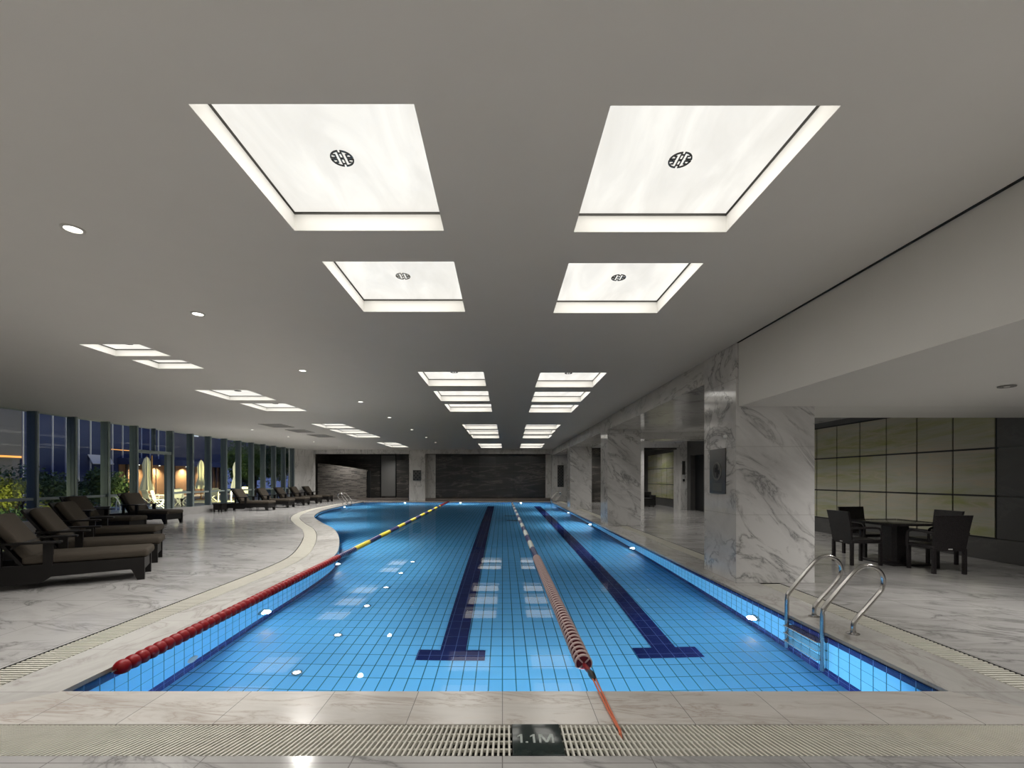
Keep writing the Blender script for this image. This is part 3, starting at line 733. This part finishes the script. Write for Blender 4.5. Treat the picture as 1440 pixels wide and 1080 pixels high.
for i,(x,y) in enumerate(((.49,17.9),(.42,20.1))):
    mb = MB()
    for j in range(9): mb.box(-.3+j*.067,-.26+j*.067,-.12,.12,0,.012)
    mb.box(-.32,.32,-.14,-.12,0,.014); mb.box(-.32,.32,.12,.14,0,.014)
    o = mb.build('pool_drain', M['black']); o.location=(x,y,-1.1); tag(o, ('nearer' if i == 0 else 'farther')+' dark drain grille on the pool floor under the blue-and-white rope', 'pool drain')

# ------------------------------------------------------------------ lane ropes
def lane_rope(label, p0, p1, pitch, near_len, colour, prof, near_prof=None, far_pitch=.1):
    p0, p1 = Vector(p0), Vector(p1); L = (p1-p0).length; rz = math.atan2(p1.y-p0.y, p1.x-p0.x)-PI/2
    t = thing('lane_rope', label, 'lane rope', p0, rz)
    mb = MB(); mb.tube([(0,-.05,0),(0,L,0)], .006, 8); mb.build('cable', M['steel'], t)
    cache = {}; s = pitch/2; c = 0; rest = {}
    while s < L-.05:
        near = s < near_len; pt = pitch if near else far_pitch
        mats = colour(s, c)
        if c < 100:
            if (mats, near) not in cache:
                mb = MB()
                if mats == 'pinkwhite':
                    mb.cur = 1; mb.lathe([(.012,-.036),(.062,-.030)], 'y', n=24, cap=False); mb.lathe([(.060,.006),(.046,.010),(.046,.06),(.012,.06)], 'y', n=24, cap=False)
                    for q in range(4):      # pale ribs on the end face
                        an = PI/4+q*PI/2; ca, sa = math.cos(an), math.sin(an); mb.cur = 0
                        mb.hexa([(ca*r-sa*w, y, sa*r+ca*w) for y in (-.037,-.030) for r, w in ((.014,-.006),(.06,-.006),(.06,.006),(.014,.006))])
                    mb.cur = 0; mb.lathe([(.062,-.030),(.071,-.027),(.074,-.018),(.073,-.006),(.060,.006)], 'y', n=24, cap=False)
                else: mb.lathe(near_prof if (near and near_prof) else prof, 'y', n=20 if c < 60 else 14, cap=False)
                cache[(mats, near)] = mb.build('float', [M[mats], M['darkred']], t, smooth=True); f = cache[(mats, near)]
            else:
                f = cache[(mats, near)].copy(); COL.objects.link(f)
            f.location = (0,s,0); f['label'] = mats.replace('darkred','dark red').replace('pinkwhite','pinkish white').replace('paleblue','pale')+(' float' if mats != 'pinkwhite' else '-rimmed dark red float')
        else: rest.setdefault(mats, []).append(s)
        s += pt; c += 1
    names = list(rest); mb = MB()
    for k, nm in enumerate(names):
        mb.cur = k
        for q in rest[nm]: mb.lathe(prof, 'y', c=(0,q,0), n=10, cap=False)
    if names:
        o = mb.build('float_run', [M[k] for k in names], t, smooth=True); o['kind'] = 'stuff'; o['label'] = 'distant floats in alternating bands'
    return t
cup = [(.008,-.048),(.03,-.046),(.05,-.034),(.059,-.012),(.061,.008),(.057,.03),(.045,.036),(.02,.03),(.008,.048)]
disc = [(.012,-.05),(.05,-.045),(.058,-.03),(.058,.03),(.05,.045),(.012,.05)]
ribs = [(.012,-.013),(.055,-.012),(.070,-.010),(.074,-.003),(.074,.004),(.060,.011),(.012,.013)]
def col1(s, c):
    if s < 5.05: return 'red'
    if s > 21.3: return 'red'
    return 'blue' if int((s-5.05)/1.06) % 2 == 0 else 'yellow'
def col2(s, c):
    if s < 5.0: return 'pinkwhite'
    return 'blue' if int((s-5.0)/1.06) % 2 == 0 else 'paleblue'
core = [(.012,-.036),(.040,-.034),(.044,-.015),(.044,.015),(.040,.034),(.012,.036)]
lane_rope('lane rope of red cup floats turning blue and yellow, beside the straight pool edge', (-3.035,3.58,-.005), (-3.5,29.42,-.02), .1, 5.05, col1, disc, cup)
t2 = lane_rope('lane rope of red-and-white then blue-and-white floats down the pool centre', (.665,3.70,-.012), (.60,29.42,-.02), .094, 5.0, col2, disc, None)
# tightening end of the centre rope
def loc2(pts):  # world -> the rope's own frame
    inv = Matrix.Translation((.665,3.70,-.012)) @ Matrix.Rotation(t2.rotation_euler.z,4,'Z'); inv = inv.inverted()
    return [tuple(inv @ Vector(p)) for p in pts]
mb = MB(); mb.tube(loc2([(.665,3.70,-.012),(.668,3.60,.0),(.672,3.52,.008)]), [.016,.022,.018], 10); mb.build('strap', M['red'], t2, smooth=True)
mb = MB(); mb.tube(loc2([(.672,3.53,.008),(.676,3.46,.014),(.678,3.41,.016),(.68,3.36,.016)]), [.016,.026,.024,.012], 12); mb.build('ratchet', M['black'], t2, smooth=True)
mb = MB()
for dx in (-.010,.010): mb.tube(loc2([(.68+dx,3.38,.016),(.683+dx,3.2,.014),(.687+dx*.8,2.95,.011),(.692+dx*.4,2.74,.010)]), .0065, 8)
mb.tube(loc2([(.692,2.74,.010),(.694,2.70,.014),(.692,2.67,.006),(.692,2.66,-.02)]), .009, 8)
mb.build('tension_cord', M['orange'], t2, smooth=True)

# ------------------------------------------------------------------ sun loungers
def make_lounger(label):
    t = thing('sun_lounger', label, 'sun lounger', (0,0,0), 0, 'sun loungers'); W = .35; Ln = 2.02
    mb = MB()                                   # frame: deep side boards, end board, slat deck
    side = [(-.02,.12),(-.02,.33),(-Ln,.33),(-Ln,.13),(-1.62,.11),(-1.55,.075),(-1.12,.075),(-1.02,.15),(-.17,.165),(-.10,.12)]
    for s in (-1,1):
        y0, y1 = (W-.045, W) if s > 0 else (-W, -W+.045)
        mb.prism([(x,z) for x,z in side], 'y', y0, y1)
    mb.box(-.06,-.015,-W+.045,W-.045,.14,.33); mb.box(-Ln,-Ln+.045,-W+.045,W-.045,.14,.33)
    for k in range(12): mb.box(-.1-.1*k-.07,-.1-.1*k,-W+.045,W-.045,.295,.32)
    mb.build('frame', M['wood'], t)
    for x in (-.10,-1.95):
        for s in (-1,1):
            mb = MB(); y0, y1 = (W-.05, W+.004) if s > 0 else (-W-.004, -W+.05)
            if x > -.5: mb.prism([(.0,.0),(.0,.33),(-.20,.33),(-.20,.20),(-.15,.15),(-.085,.0)], 'y', y0, y1)
            else: mb.prism([(-Ln+.09,.0),(-Ln+.16,.15),(-Ln+.2,.33),(-Ln-.0,.33),(-Ln-.0,.0)], 'y', y0, y1)
            mb.build('leg', M['wood'], t)
    rbox('seat_cushion', -1.32,.045,-W+.005,W-.005,.325,.455,.05,M['cushion'],t,4)
    # reclined back
    hx, hz, an = -1.28, .345, math.radians(57)
    bf = MB(); bf.box(0,.80,-W+.01,W-.01,-.055,-.02); bo = bf.build('backrest_frame', M['wood'], t); bo.location = (hx,0,hz); bo.rotation_euler = (0,an+PI,0)
    bo.rotation_euler = (0,-(PI-an),0)
    bo.rotation_euler = (0,PI+an,0); bo.scale = (1,1,1)
    bc = rbox('back_cushion', .03,.74,-W+.015,W-.015,.0,.125,.05,M['cushion'],t,4); bc.location = (hx,0,hz)
    st = MB(); st.box(.24,.262,-W+.012,W-.012,-.005,.128); so = st.build('cushion_strap', M['wood'], bc)
    for o in (bo, bc):
        # local +X runs up the recline (towards -x, +z), local +Z faces the foot
        o.matrix_local = Matrix(((-math.cos(an),0,math.sin(an),hx),(0,-1,0,0),(math.sin(an),0,math.cos(an),hz),(0,0,0,1)))
    for s in (-1,1):
        y0, y1 = (W-.02, W+.09) if s > 0 else (-W-.09, -W+.02)
        a = rbox('armrest', -1.56,-.90,y0,y1,.615,.645,.008,M['wood'],t,2)
        yy = (W-.04,W+.01) if s > 0 else (-W-.01,-W+.04)
        for q in ((-1.10,-1.0),(-1.56,-1.50)):
            mb = MB(); mb.prism([(q[0],.30),(q[1],.30),(q[1],.615),(q[0],.615)], 'y', *yy); mb.build('arm_post', M['wood'], a)
    return t
A30 = math.radians(31)
spots = [
 ((-5.51,7.08), A30, 'nearest brown-cushioned sun lounger, its head cut by the picture edge'),
 ((-6.33,8.42), A30, 'second sun lounger from the camera on the deck by the glass wall'),
 ((-7.75,10.25), math.radians(24), 'third sun lounger from the camera, angled between its near neighbours and the glass'),
 ((-10.2,12.75), math.radians(6), 'fourth sun lounger, its back against the glass in front of the hedge'),
 ((-10.98,15.25), math.radians(-5), 'fifth sun lounger, standing free in front of the glass door'),
 ((-10.95,21.6), 0, 'nearest of the five loungers in the far row before the windows'),
 ((-11.0,23.75), 0, 'second lounger of the far row before the windows'),
 ((-11.05,25.75), 0, 'middle lounger of the far row, before the last dark windows'),
 ((-11.08,27.6), 0, 'fourth lounger of the far row before the windows'),
 ((-11.1,29.45), 0, 'last lounger of the far row, next to the marble end wall')]
proto = None
for (x,y), a, lb in spots:
    if proto is None: proto = make_lounger(lb); proto.location = (x,y,0); proto.rotation_euler = (0,0,a)
    else: dup(proto, (x,y,0), a, lb)
def side_table(label, x, y, s=.45, h=.5):
    t = thing('side_table', label, 'side table', (x,y,0), 0, 'dark side tables between loungers')
    rbox('table_top', -s/2,s/2,-s/2,s/2,h-.05,h,.006,M['wood'],t,2)
    for a in (-1,1):
        for b in (-1,1):
            mb = MB(); mb.box(a*(s/2-.05)-.025,a*(s/2-.05)+.025,b*(s/2-.05)-.025,b*(s/2-.05)+.025,0,h-.05); mb.build('leg', M['wood'], t)
    mb = MB()
    for q in ((-s/2+.02,s/2-.02,-s/2+.02,-s/2+.04),(-s/2+.02,s/2-.02,s/2-.04,s/2-.02),(-s/2+.02,-s/2+.04,-s/2+.04,s/2-.04),(s/2-.04,s/2-.02,-s/2+.04,s/2-.04)): mb.box(*q,.10,h-.05)
    mb.build('apron', M['wood'], t)
side_table('dark square side table between the fourth and fifth loungers', -12.75, 14.25, .5, .62)
side_table('dark square side table beside the second near lounger', -8.35, 8.55, .42, .56)
side_table('dark low side table by the glass at the head of the far row', -12.75, 20.55, .42, .38)

# ------------------------------------------------------------------ table and wicker chairs
def make_chair(label):
    t = thing('wicker_armchair', label, 'chair', (0,0,0), 0, 'wicker armchairs round the table')   # faces +X, origin under the middle
    rbox('seat', -.25,.27,-.25,.25,.38,.44,.02,M['wicker'],t,3)
    mb = MB(); pr = []
    for k in range(9):
        z = .36+(.93-.36)*k/8; x = -.25-.085*(k/8)**1.3; pr.append((x,z))
    poly = pr + [(x+.035,z) for x,z in pr[::-1]]
    n = len(poly)
    wb = lambda z: .235+.035*(z-.36)/.57
    A = [mb.vert(x,-wb(z),z) for x,z in poly]; B = [mb.vert(x,wb(z),z) for x,z in poly]
    for k in range(8):
        mb.face((A[k],A[k+1],A[n-2-k],A[n-1-k])); mb.face((B[k+1],B[k],B[n-1-k],B[n-2-k]))
    for k in range(n): mb.face((A[k],B[k],B[(k+1)%n],A[(k+1)%n]))
    bk = mb.build('backrest', M['wicker'], t, smooth=True, autosm=.6)
    mb = MB(); mb.box(-.262,-.255,-.03,.03,.385,.40); tg = mb.build('maker_tag', M['white'], bk); tg['label'] = 'small white tag'
    for x in (-.235,.245):
        for s in (-1,1):
            mb = MB(); y = s*.225; mb.box(x-.022,x+.022,y-.022,y+.022,0,.40); mb.build('leg', M['wicker'], t)
    for s in (-1,1):
        y = s*.245; mb = MB()
        mb.tube(catmull([(.25,y,.38),(.252,y,.54),(.235,y,.615),(.17,y,.645),(0,y,.65),(-.15,y,.645),(-.285,y,.64)],4), .02, 8); mb.build('armrest', M['wicker'], t, smooth=True)
    return t
TX, TY = 7.0, 8.12
ch = make_chair('wicker armchair with its back to the nearest column, column side of the table'); ch.location = (6.28,8.08,0); ch.rotation_euler = (0,0,math.radians(-2))
dup(ch, (7.12,8.95,0), math.radians(-84), 'wicker armchair on the far side of the table against the stone panels')
dup(ch, (7.68,8.16,0), math.radians(178), 'wicker armchair with its back to the stone panel wall')
dup(ch, (7.03,7.38,0), math.radians(86), 'wicker armchair nearest the camera at the dark table')
t = thing('dark_table', 'dark square pedestal table in front of the green stone panels', 'table', (TX,TY,0), math.radians(2))
rbox('table_top', -.5,.5,-.5,.5,.70,.735,.01,M['tabletop'],t,2)
mb = MB()
for k in range(40):
    for s in (-1,1):
        u = -.5+k*.025; mb.box(u,u+.013,s*.5-.006,s*.5+.006,.705,.739); mb.box(s*.5-.006,s*.5+.006,u,u+.013,.705,.739)
mb.build('woven_edge', M['wicker'], t)
mb = MB(); mb.prism([(-.11,-.16),(.11,-.16),(.15,-.1),(.15,.1),(.11,.16),(-.11,.16),(-.15,.1),(-.15,-.1)], 'z', .03, .70); mb.build('pedestal', M['wicker'], t)
rbox('base_plate', -.34,.34,-.34,.34,0,.035,.008,M['wicker'],t,2)
# dark lounge seat in the inner room
t = thing('lounge_seat', 'black box-shaped lounge seat in the inner room behind the second column', 'sofa', (7.4,24.6,0), 0)
rbox('base', -.75,.75,-.45,.45,.06,.36,.02,M['sofa'],t,2); rbox('seat_pad', -.62,.62,-.43,.3,.36,.46,.03,M['sofa'],t); rbox('backrest', -.75,.75,.3,.45,.36,.78,.03,M['sofa'],t)
for s in (-1,1): rbox('armrest', s*.69-.06,s*.69+.06,-.45,.3,.36,.62,.02,M['sofa'],t,2)
for a in (-1,1):
    for b in (-1,1):
        mb = MB(); mb.box(a*.65-.03,a*.65+.03,b*.36-.03,b*.36+.03,0,.07); mb.build('foot', M['sofa'], t)

# ------------------------------------------------------------------ garden outside the glass
mb = MB(); mb.box(-60,XG-.18,-10,70,-.25,-.02); struct(mb.build('ground', M['lawn']))
mb = MB(); mb.box(-26.9,XG-.2,18,45,-.02,.10); struct(mb.build('floor_terrace', M['terrace']))
def foliage(name, c, rad, n, leaf, mat, parent, seed, shell=.55):
    r = random.Random(seed); mb = MB()
    blobs = [(Vector((0,0,0)),1.0)] + [(Vector((r.uniform(-.6,.6)*rad[0], r.uniform(-.6,.6)*rad[1], r.uniform(-.4,.55)*rad[2])), r.uniform(.35,.6)) for _ in range(8)]
    for _ in range(n):
        b, k = r.choice(blobs)
        d = Vector((r.gauss(0,1), r.gauss(0,1), r.gauss(0,1))).normalized()*(shell+(1-shell)*r.random())*k
        p = Vector(c)+b+Vector((d.x*rad[0], d.y*rad[1], d.z*rad[2]))
        nrm = (d+Vector((r.gauss(0,.5), r.gauss(0,.5), r.gauss(0,.5)+.3))).normalized()
        u = nrm.orthogonal().normalized(); u = Matrix.Rotation(r.uniform(0,2*PI),3,nrm) @ u; w = nrm.cross(u); L = leaf*r.uniform(.6,1.3)
        mb.quad(tuple(p-u*L), tuple(p+w*L*.45), tuple(p+u*L), tuple(p-w*L*.45))
    return mb.build(name, mat, parent)
def shrub(name, label, cat, loc, rad, n, leaf, mat, seed, stem=.05, z=None, grp=None):
    t = thing(name, label, cat, loc, 0, grp); zc = z if z is not None else rad[2]*.95
    foliage('foliage', (0,0,zc), rad, n, leaf, mat, t, seed)
    mb = MB()
    for k in range(4):
        a = k*1.7+seed; mb.tube([(0.04*math.cos(a),.04*math.sin(a),0),(rad[0]*.25*math.cos(a),rad[1]*.25*math.sin(a),zc*.6),(rad[0]*.5*math.cos(a),rad[1]*.5*math.sin(a),zc*1.1)],[stem,stem*.7,stem*.3],6)
    mb.build('stem', M['bark'], t)
    return t
shrub('round_shrub','rounded bright yellow-green shrub just outside the first window','shrub',(-16.2,15.0,-.02),(.95,.85,.72),2600,.055,M['leaf_y'],1, z=.95)
shrub('garden_bush','dull green bush rising behind the yellow-green shrub','shrub',(-18.2,17.3,-.02),(1.6,1.7,1.05),3200,.08,M['leaf_g'],2, z=1.15)
shrub('garden_bush','loose green bush between the first and second window posts','shrub',(-17.6,20.2,-.02),(.75,.7,.95),2400,.08,M['leaf_g'],3, z=1.05)
shrub('low_shrub','low dark plant at the foot of the first window','shrub',(-14.6,13.4,-.02),(.6,.8,.35),900,.05,M['leaf_d'],4, stem=.02, z=.36)
shrub('low_shrub','small yellow-green plant at the foot of the second window','shrub',(-14.8,14.9,-.02),(.35,.4,.36),500,.05,M['leaf_y'],5, stem=.02, z=.4)
for k, (x,y) in enumerate(((-19.6,20.0),(-19.6,21.5),(-19.6,23.0))):
    shrub('hedge_shrub', f'clipped dark green hedge shrub, {ORD[k]} along the hedge from the camera', 'hedge', (x,y,-.02), (.6,.66,.66), 2200, .06, M['leaf_d'], 20+k, z=.75, grp='hedge shrubs')
for k, (x,y,h,lb) in enumerate(((-20.0,34.2,4.6,'dark green tree behind the far window row, closest to the lit pavilion'),(-20.0,36.8,4.9,'dark green tree behind the far window row, second from the pavilion'),(-19.9,39.4,5.0,'dark green tree behind the far window row, third from the pavilion'),(-19.8,42.2,5.2,'dark green tree behind the last windows by the marble end wall'))):
    t = thing('garden_tree', lb, 'tree', (x,y,-.02), 0, 'garden trees')
    foliage('foliage', (0,0,h*.56), (1.15,1.1,h*.46), 3600, .12, M['leaf_d'], t, 40+k, .35)
    mb = MB(); mb.tube([(0,0,0),(.05,.03,h*.4),(.0,.05,h*.75)],[.12,.09,.04],8); mb.build('trunk', M['bark'], t)
# building across the garden
XB = -27.0
b = thing('office_building', 'dark blue glazed building with a lit brown timber ground floor across the garden', 'building', (XB,30,0))
mb = MB(); mb.box(-3,0,-26,-4.4,2.6,10); mb.box(-3,-.1,-26,-4.4,0,2.6); mb.build('stone_facade', M['facade'], b)
mb = MB(); mb.box(-3,0,7.2,34,2.95,10); mb.build('stone_facade', M['facade'], b)
mb = MB(); mb.box(-.12,.0,-4.4,7.2,0,5.3); mb.box(-3,-.12,-4.4,7.2,0,10); mb.build('lower_glazing', M['blueglass'], b)
mb = MB(); mb.box(-.12,.0,-4.4,7.2,5.3,10); mb.build('upper_glazing', M['skyglass'], b)
for k in range(14):
    y = -4.4+.84*k; mb = MB(); mb.box(0,.07,y-.025,y+.025,0.1 if y < 1.8 else 2.9,10); mb.build('facade_mullion', M['fmull'], b)
for z in (5.3,3.4,6.8): 
    mb = MB(); mb.box(0,.03,-4.4,7.2,z-.015,z+.015); mb.build('facade_transom', M['blueglass'], b)
for y in (-8.4,-6.9):
    mb = MB(); mb.box(0,.03,y,y+1.3,5.1,7); w_ = mb.build('window', M['skyglass'], b); mb = MB(); mb.box(.03,.05,y+1.2,y+1.3,5.0,7); mb.build('window_frame', M['fmull'], w_)
mb = MB(); mb.box(0,.06,1.4,3.0,3.5,3.54); mb.build('light_strip_or_glint', M['strip'], b)  # this bar glows in place of a light reflection on the facade
mb = MB(); mb.box(0,.06,-12,-4.5,2.66,2.76); mb.build('light_strip_or_glint', M['strip'], b)
mb = MB(); mb.hexa([(.02,-.4,3.05),(.02,1.2,3.05),(.35,1.2,2.45),(.35,-.4,2.45),(.04,-.4,3.08),(.04,1.2,3.08),(.38,1.2,2.48),(.38,-.4,2.48)]); mb.build('open_window', M['fmull'], b)
for y in (9.5,13.2,15.4):
    mb = MB(); mb.box(0,.03,y,y+.9,5.2,6.2); mb.build('window', M['skyglass'] if y > 10 else M['winlit'], b)
# timber-lined lit ground floor
# timber-lined lit ground floor, part of the building
mb = MB(); mb.box(.0,.05,2.0,14.0,.1,2.5); mb.build('timber_wall', M['brownwall'], b)
mb = MB(); mb.box(.0,1.45,1.9,14.1,2.5,2.95); mb.build('canopy', M['blueglass'], b)
for y in (-4.9,-3.3,-1.0,-.2,2.2,4.6,5.2,5.8):
    mb = MB(); mb.box(.05,.15,y+7.43,y+7.57,.1,2.5); mb.build('post', M['darkpost'], b)
for y in (-4.2,-2.2,.8,3.4):
    mb = MB(); mb.lathe([(.06,2.49),(.06,2.5)], c=(.4,y+7.5,0), n=12); lf = mb.build('canopy_lamp', M['lamp'], b)
    L = bpy.data.lights.new('lamp','SPOT'); L.energy = 420; L.spot_size = math.radians(140); L.spot_blend = .9; L.shadow_soft_size = .07; L.color = (1,.78,.52)
    lo = link('lamp', L, lf); lo.location = (.4,y+7.5,2.45)
# garden floodlights standing on the terrace
def flood(label, x, y, z, w, col, aim):
    t = thing('garden_spotlight', label, 'garden light', (x,y,.1), 0, 'garden spotlights')
    mb = MB(); mb.tube([(0,0,0),(0,0,z-.1)],.02,8); mb.build('stake', M['darkpost'], t)
    mb = MB(); mb.lathe([(.03,-.06),(.055,.0),(.06,.06)], n=14); h = mb.build('lamp_head', M['darkpost'], t, smooth=True); h.location = (0,0,z-.05)
    L = bpy.data.lights.new('lamp','SPOT'); L.energy = w; L.color = col; L.spot_size = math.radians(120); L.spot_blend = .8; L.shadow_soft_size = .08
    lo = link('lamp', L, t); lo.location = (0,0,z+.05); d = Vector(aim)-Vector((x,y,z+.15)); lo.rotation_euler = d.to_track_quat('-Z','Y').to_euler()
flood('slim dark garden spotlight hidden near the first window shrubs', -14.3,11.6,.5,330,(1,.93,.55),(-16.3,15.2,1.2))
flood('slim dark garden spotlight near the terrace chairs', -14.3,20.3,.5,800,(1,.92,.55),(-18.5,25,.8))
flood('slim dark garden spotlight aimed at the parasols', -15.6,27.6,.5,1700,(1,.90,.45),(-20.5,29,1.3))
# parasols
def parasol(label, x, y, mat):
    t = thing('closed_parasol', label, 'parasol', (x,y,.1), 0, 'closed garden parasols')
    mb = MB(); prof = [(.03,2.62),(.10,2.5),(.17,2.2),(.15,1.75),(.13,1.55),(.2,1.2),(.27,.8),(.24,.72)]
    rings = []
    for r, z in prof:
        rings.append([mb.vert(r*(1+.28*math.cos(8*a))*math.cos(a), r*(1+.28*math.cos(8*a))*math.sin(a), z) for a in [2*PI*j/48 for j in range(48)]])
    for A, B in zip(rings, rings[1:]):
        for j in range(48): mb.face((A[j],A[(j+1)%48],B[(j+1)%48],B[j]))
    mb.face(rings[0]); mb.build('canopy', mat, t, smooth=True)
    mb = MB(); mb.tube([(0,0,.05),(0,0,2.68)],.03,10); mb.tube([(.2,.1,.06),(.2,.1,2.7)],.045,8); mb.build('pole', M['parasol_pole'], t)
    mb = MB(); mb.lathe([(.34,0),(.34,.05),(.06,.09),(.05,.25)],n=20); mb.build('base', M['parasol_pole'], t)
parasol('closed cream parasol seen through the glass door', -20.0, 25.6, M['parasol'])
parasol('closed cream parasol seen two windows past the glass door', -20.0, 30.2, M['parasol'])
parasol('closed white parasol among the dark trees behind the far row', -18.9, 32.3, M['white'])
def garden_chair(label):
    t = thing('garden_chair', label, 'garden chair', (0,0,0), 0, 'white garden chairs on the terrace')
    mb = MB(); mb.box(-.22,.22,-.22,.22,.42,.45); mb.build('seat', M['garden_white'], t)
    mb = MB(); mb.hexa([(-.24,-.22,.45),(-.21,-.22,.45),(-.21,.22,.45),(-.24,.22,.45),(-.34,-.22,.86),(-.31,-.22,.86),(-.31,.22,.86),(-.34,.22,.86)]); mb.build('backrest', M['garden_white'], t)
    for s in (-1,1):
        mb = MB(); mb.tube([(-.24,s*.21,0),(.22,s*.21,.43)],.018,6); mb.build('leg', M['garden_white'], t)
        mb = MB(); mb.tube([(.24,s*.21,0),(-.22,s*.21,.43)],.018,6); mb.build('leg', M['garden_white'], t)
        mb = MB(); mb.tube([(-.28,s*.23,.64),(.2,s*.23,.64),(.22,s*.23,.43)],.018,6); mb.build('armrest', M['garden_white'], t)
    return t
gspots = [((-15.7,20.9),.4,'white garden chair outside beside the raised pool'),((-17.2,22.3),1.2,'white garden chair outside in front of the door parasol'),((-16.6,23.0),2.8,'white garden chair seen through the glass door'),
 ((-16.9,23.95),.2,'white garden chair beside the first garden table past the door'),((-18.4,25.4),3.3,'white garden chair at the back of the first garden table'),((-16.8,26.2),3.0,'white garden chair beneath the second parasol'),((-18.2,28.4),1.0,'white garden chair behind the second parasol'),((-17.0,30.2),2.0,'white garden chair farthest out, by the far row head')]
gc = None
for (x,y), a, lb in gspots:
    if gc is None: gc = garden_chair(lb); gc.location = (x,y,.1); gc.rotation_euler = (0,0,a)
    else: dup(gc, (x,y,.1), a, lb)
for x,y,lb in ((-17.6,24.9,'white garden table between chairs just past the glass door'),(-16.9,28.1,'white garden table outside the fourth window past the door')):
    t = thing('garden_table', lb, 'garden table', (x,y,.1), .15, 'white garden tables')
    mb = MB(); mb.box(-.4,.4,-.6,.6,.70,.735); mb.build('table_top', M['garden_white'], t)
    for a in (-1,1):
        for c in (-1,1):
            mb = MB(); mb.box(a*.36-.025,a*.36+.025,c*.55-.025,c*.55+.025,0,.70); mb.build('leg', M['garden_white'], t)
# raised outdoor pool
t = thing('outdoor_pool', 'small raised outdoor pool with pale rim behind the near loungers', 'pool', (-15.6,18.2,-.02))
mb = MB()
for q in ((-1.2,1.2,-1.1,-.95),(-1.2,1.2,.95,1.1),(-1.2,-1.05,-.95,.95),(1.05,1.2,-.95,.95)): mb.box(*q,0,.32)
mb.build('rim', M['pale_stone'], t)
mb = MB(); mb.box(-1.05,1.05,-.95,.95,0,.26); mb.build('water', M['outdoor_water'], t)
for s in (0,.45):
    mb = MB(); mb.tube(catmull([(.6,-.98+s,.2),(.62,-.98+s,.6),(.75,-.98+s,.82),(.98,-.98+s,.8),(1.12,-.98+s,.55),(1.14,-.98+s,.3)],5),.022,8); mb.build('handrail', M['white'], t, smooth=True)

# ------------------------------------------------------------------ world, camera, view
W = bpy.data.worlds.new('dusk'); SC.world = W; W.use_nodes = True
bg = W.node_tree.nodes['Background']; bg.inputs[0].default_value = (.20,.27,.62,1); bg.inputs[1].default_value = .42
cam = bpy.data.cameras.new('camera'); co = link('camera', cam)
co.location = (0,0,1.5); co.rotation_euler = (PI/2,0,0)
cam.lens = 16; cam.sensor_width = 36; cam.shift_x = 13.5/1440; cam.shift_y = 133/1440; cam.clip_start = .05; cam.clip_end = 300
SC.camera = co
SC.view_settings.view_transform = 'Standard'; SC.view_settings.look = 'None'; SC.view_settings.exposure = .21; SC.view_settings.gamma = 1; SC.view_settings.use_curve_mapping = False
cy = SC.cycles
cy.use_denoising = True; cy.caustics_reflective = False; cy.caustics_refractive = False; cy.sample_clamp_indirect = 4; cy.max_bounces = 10; cy.diffuse_bounces = 5; cy.glossy_bounces = 4; cy.transmission_bounces = 8; cy.transparent_max_bounces = 12
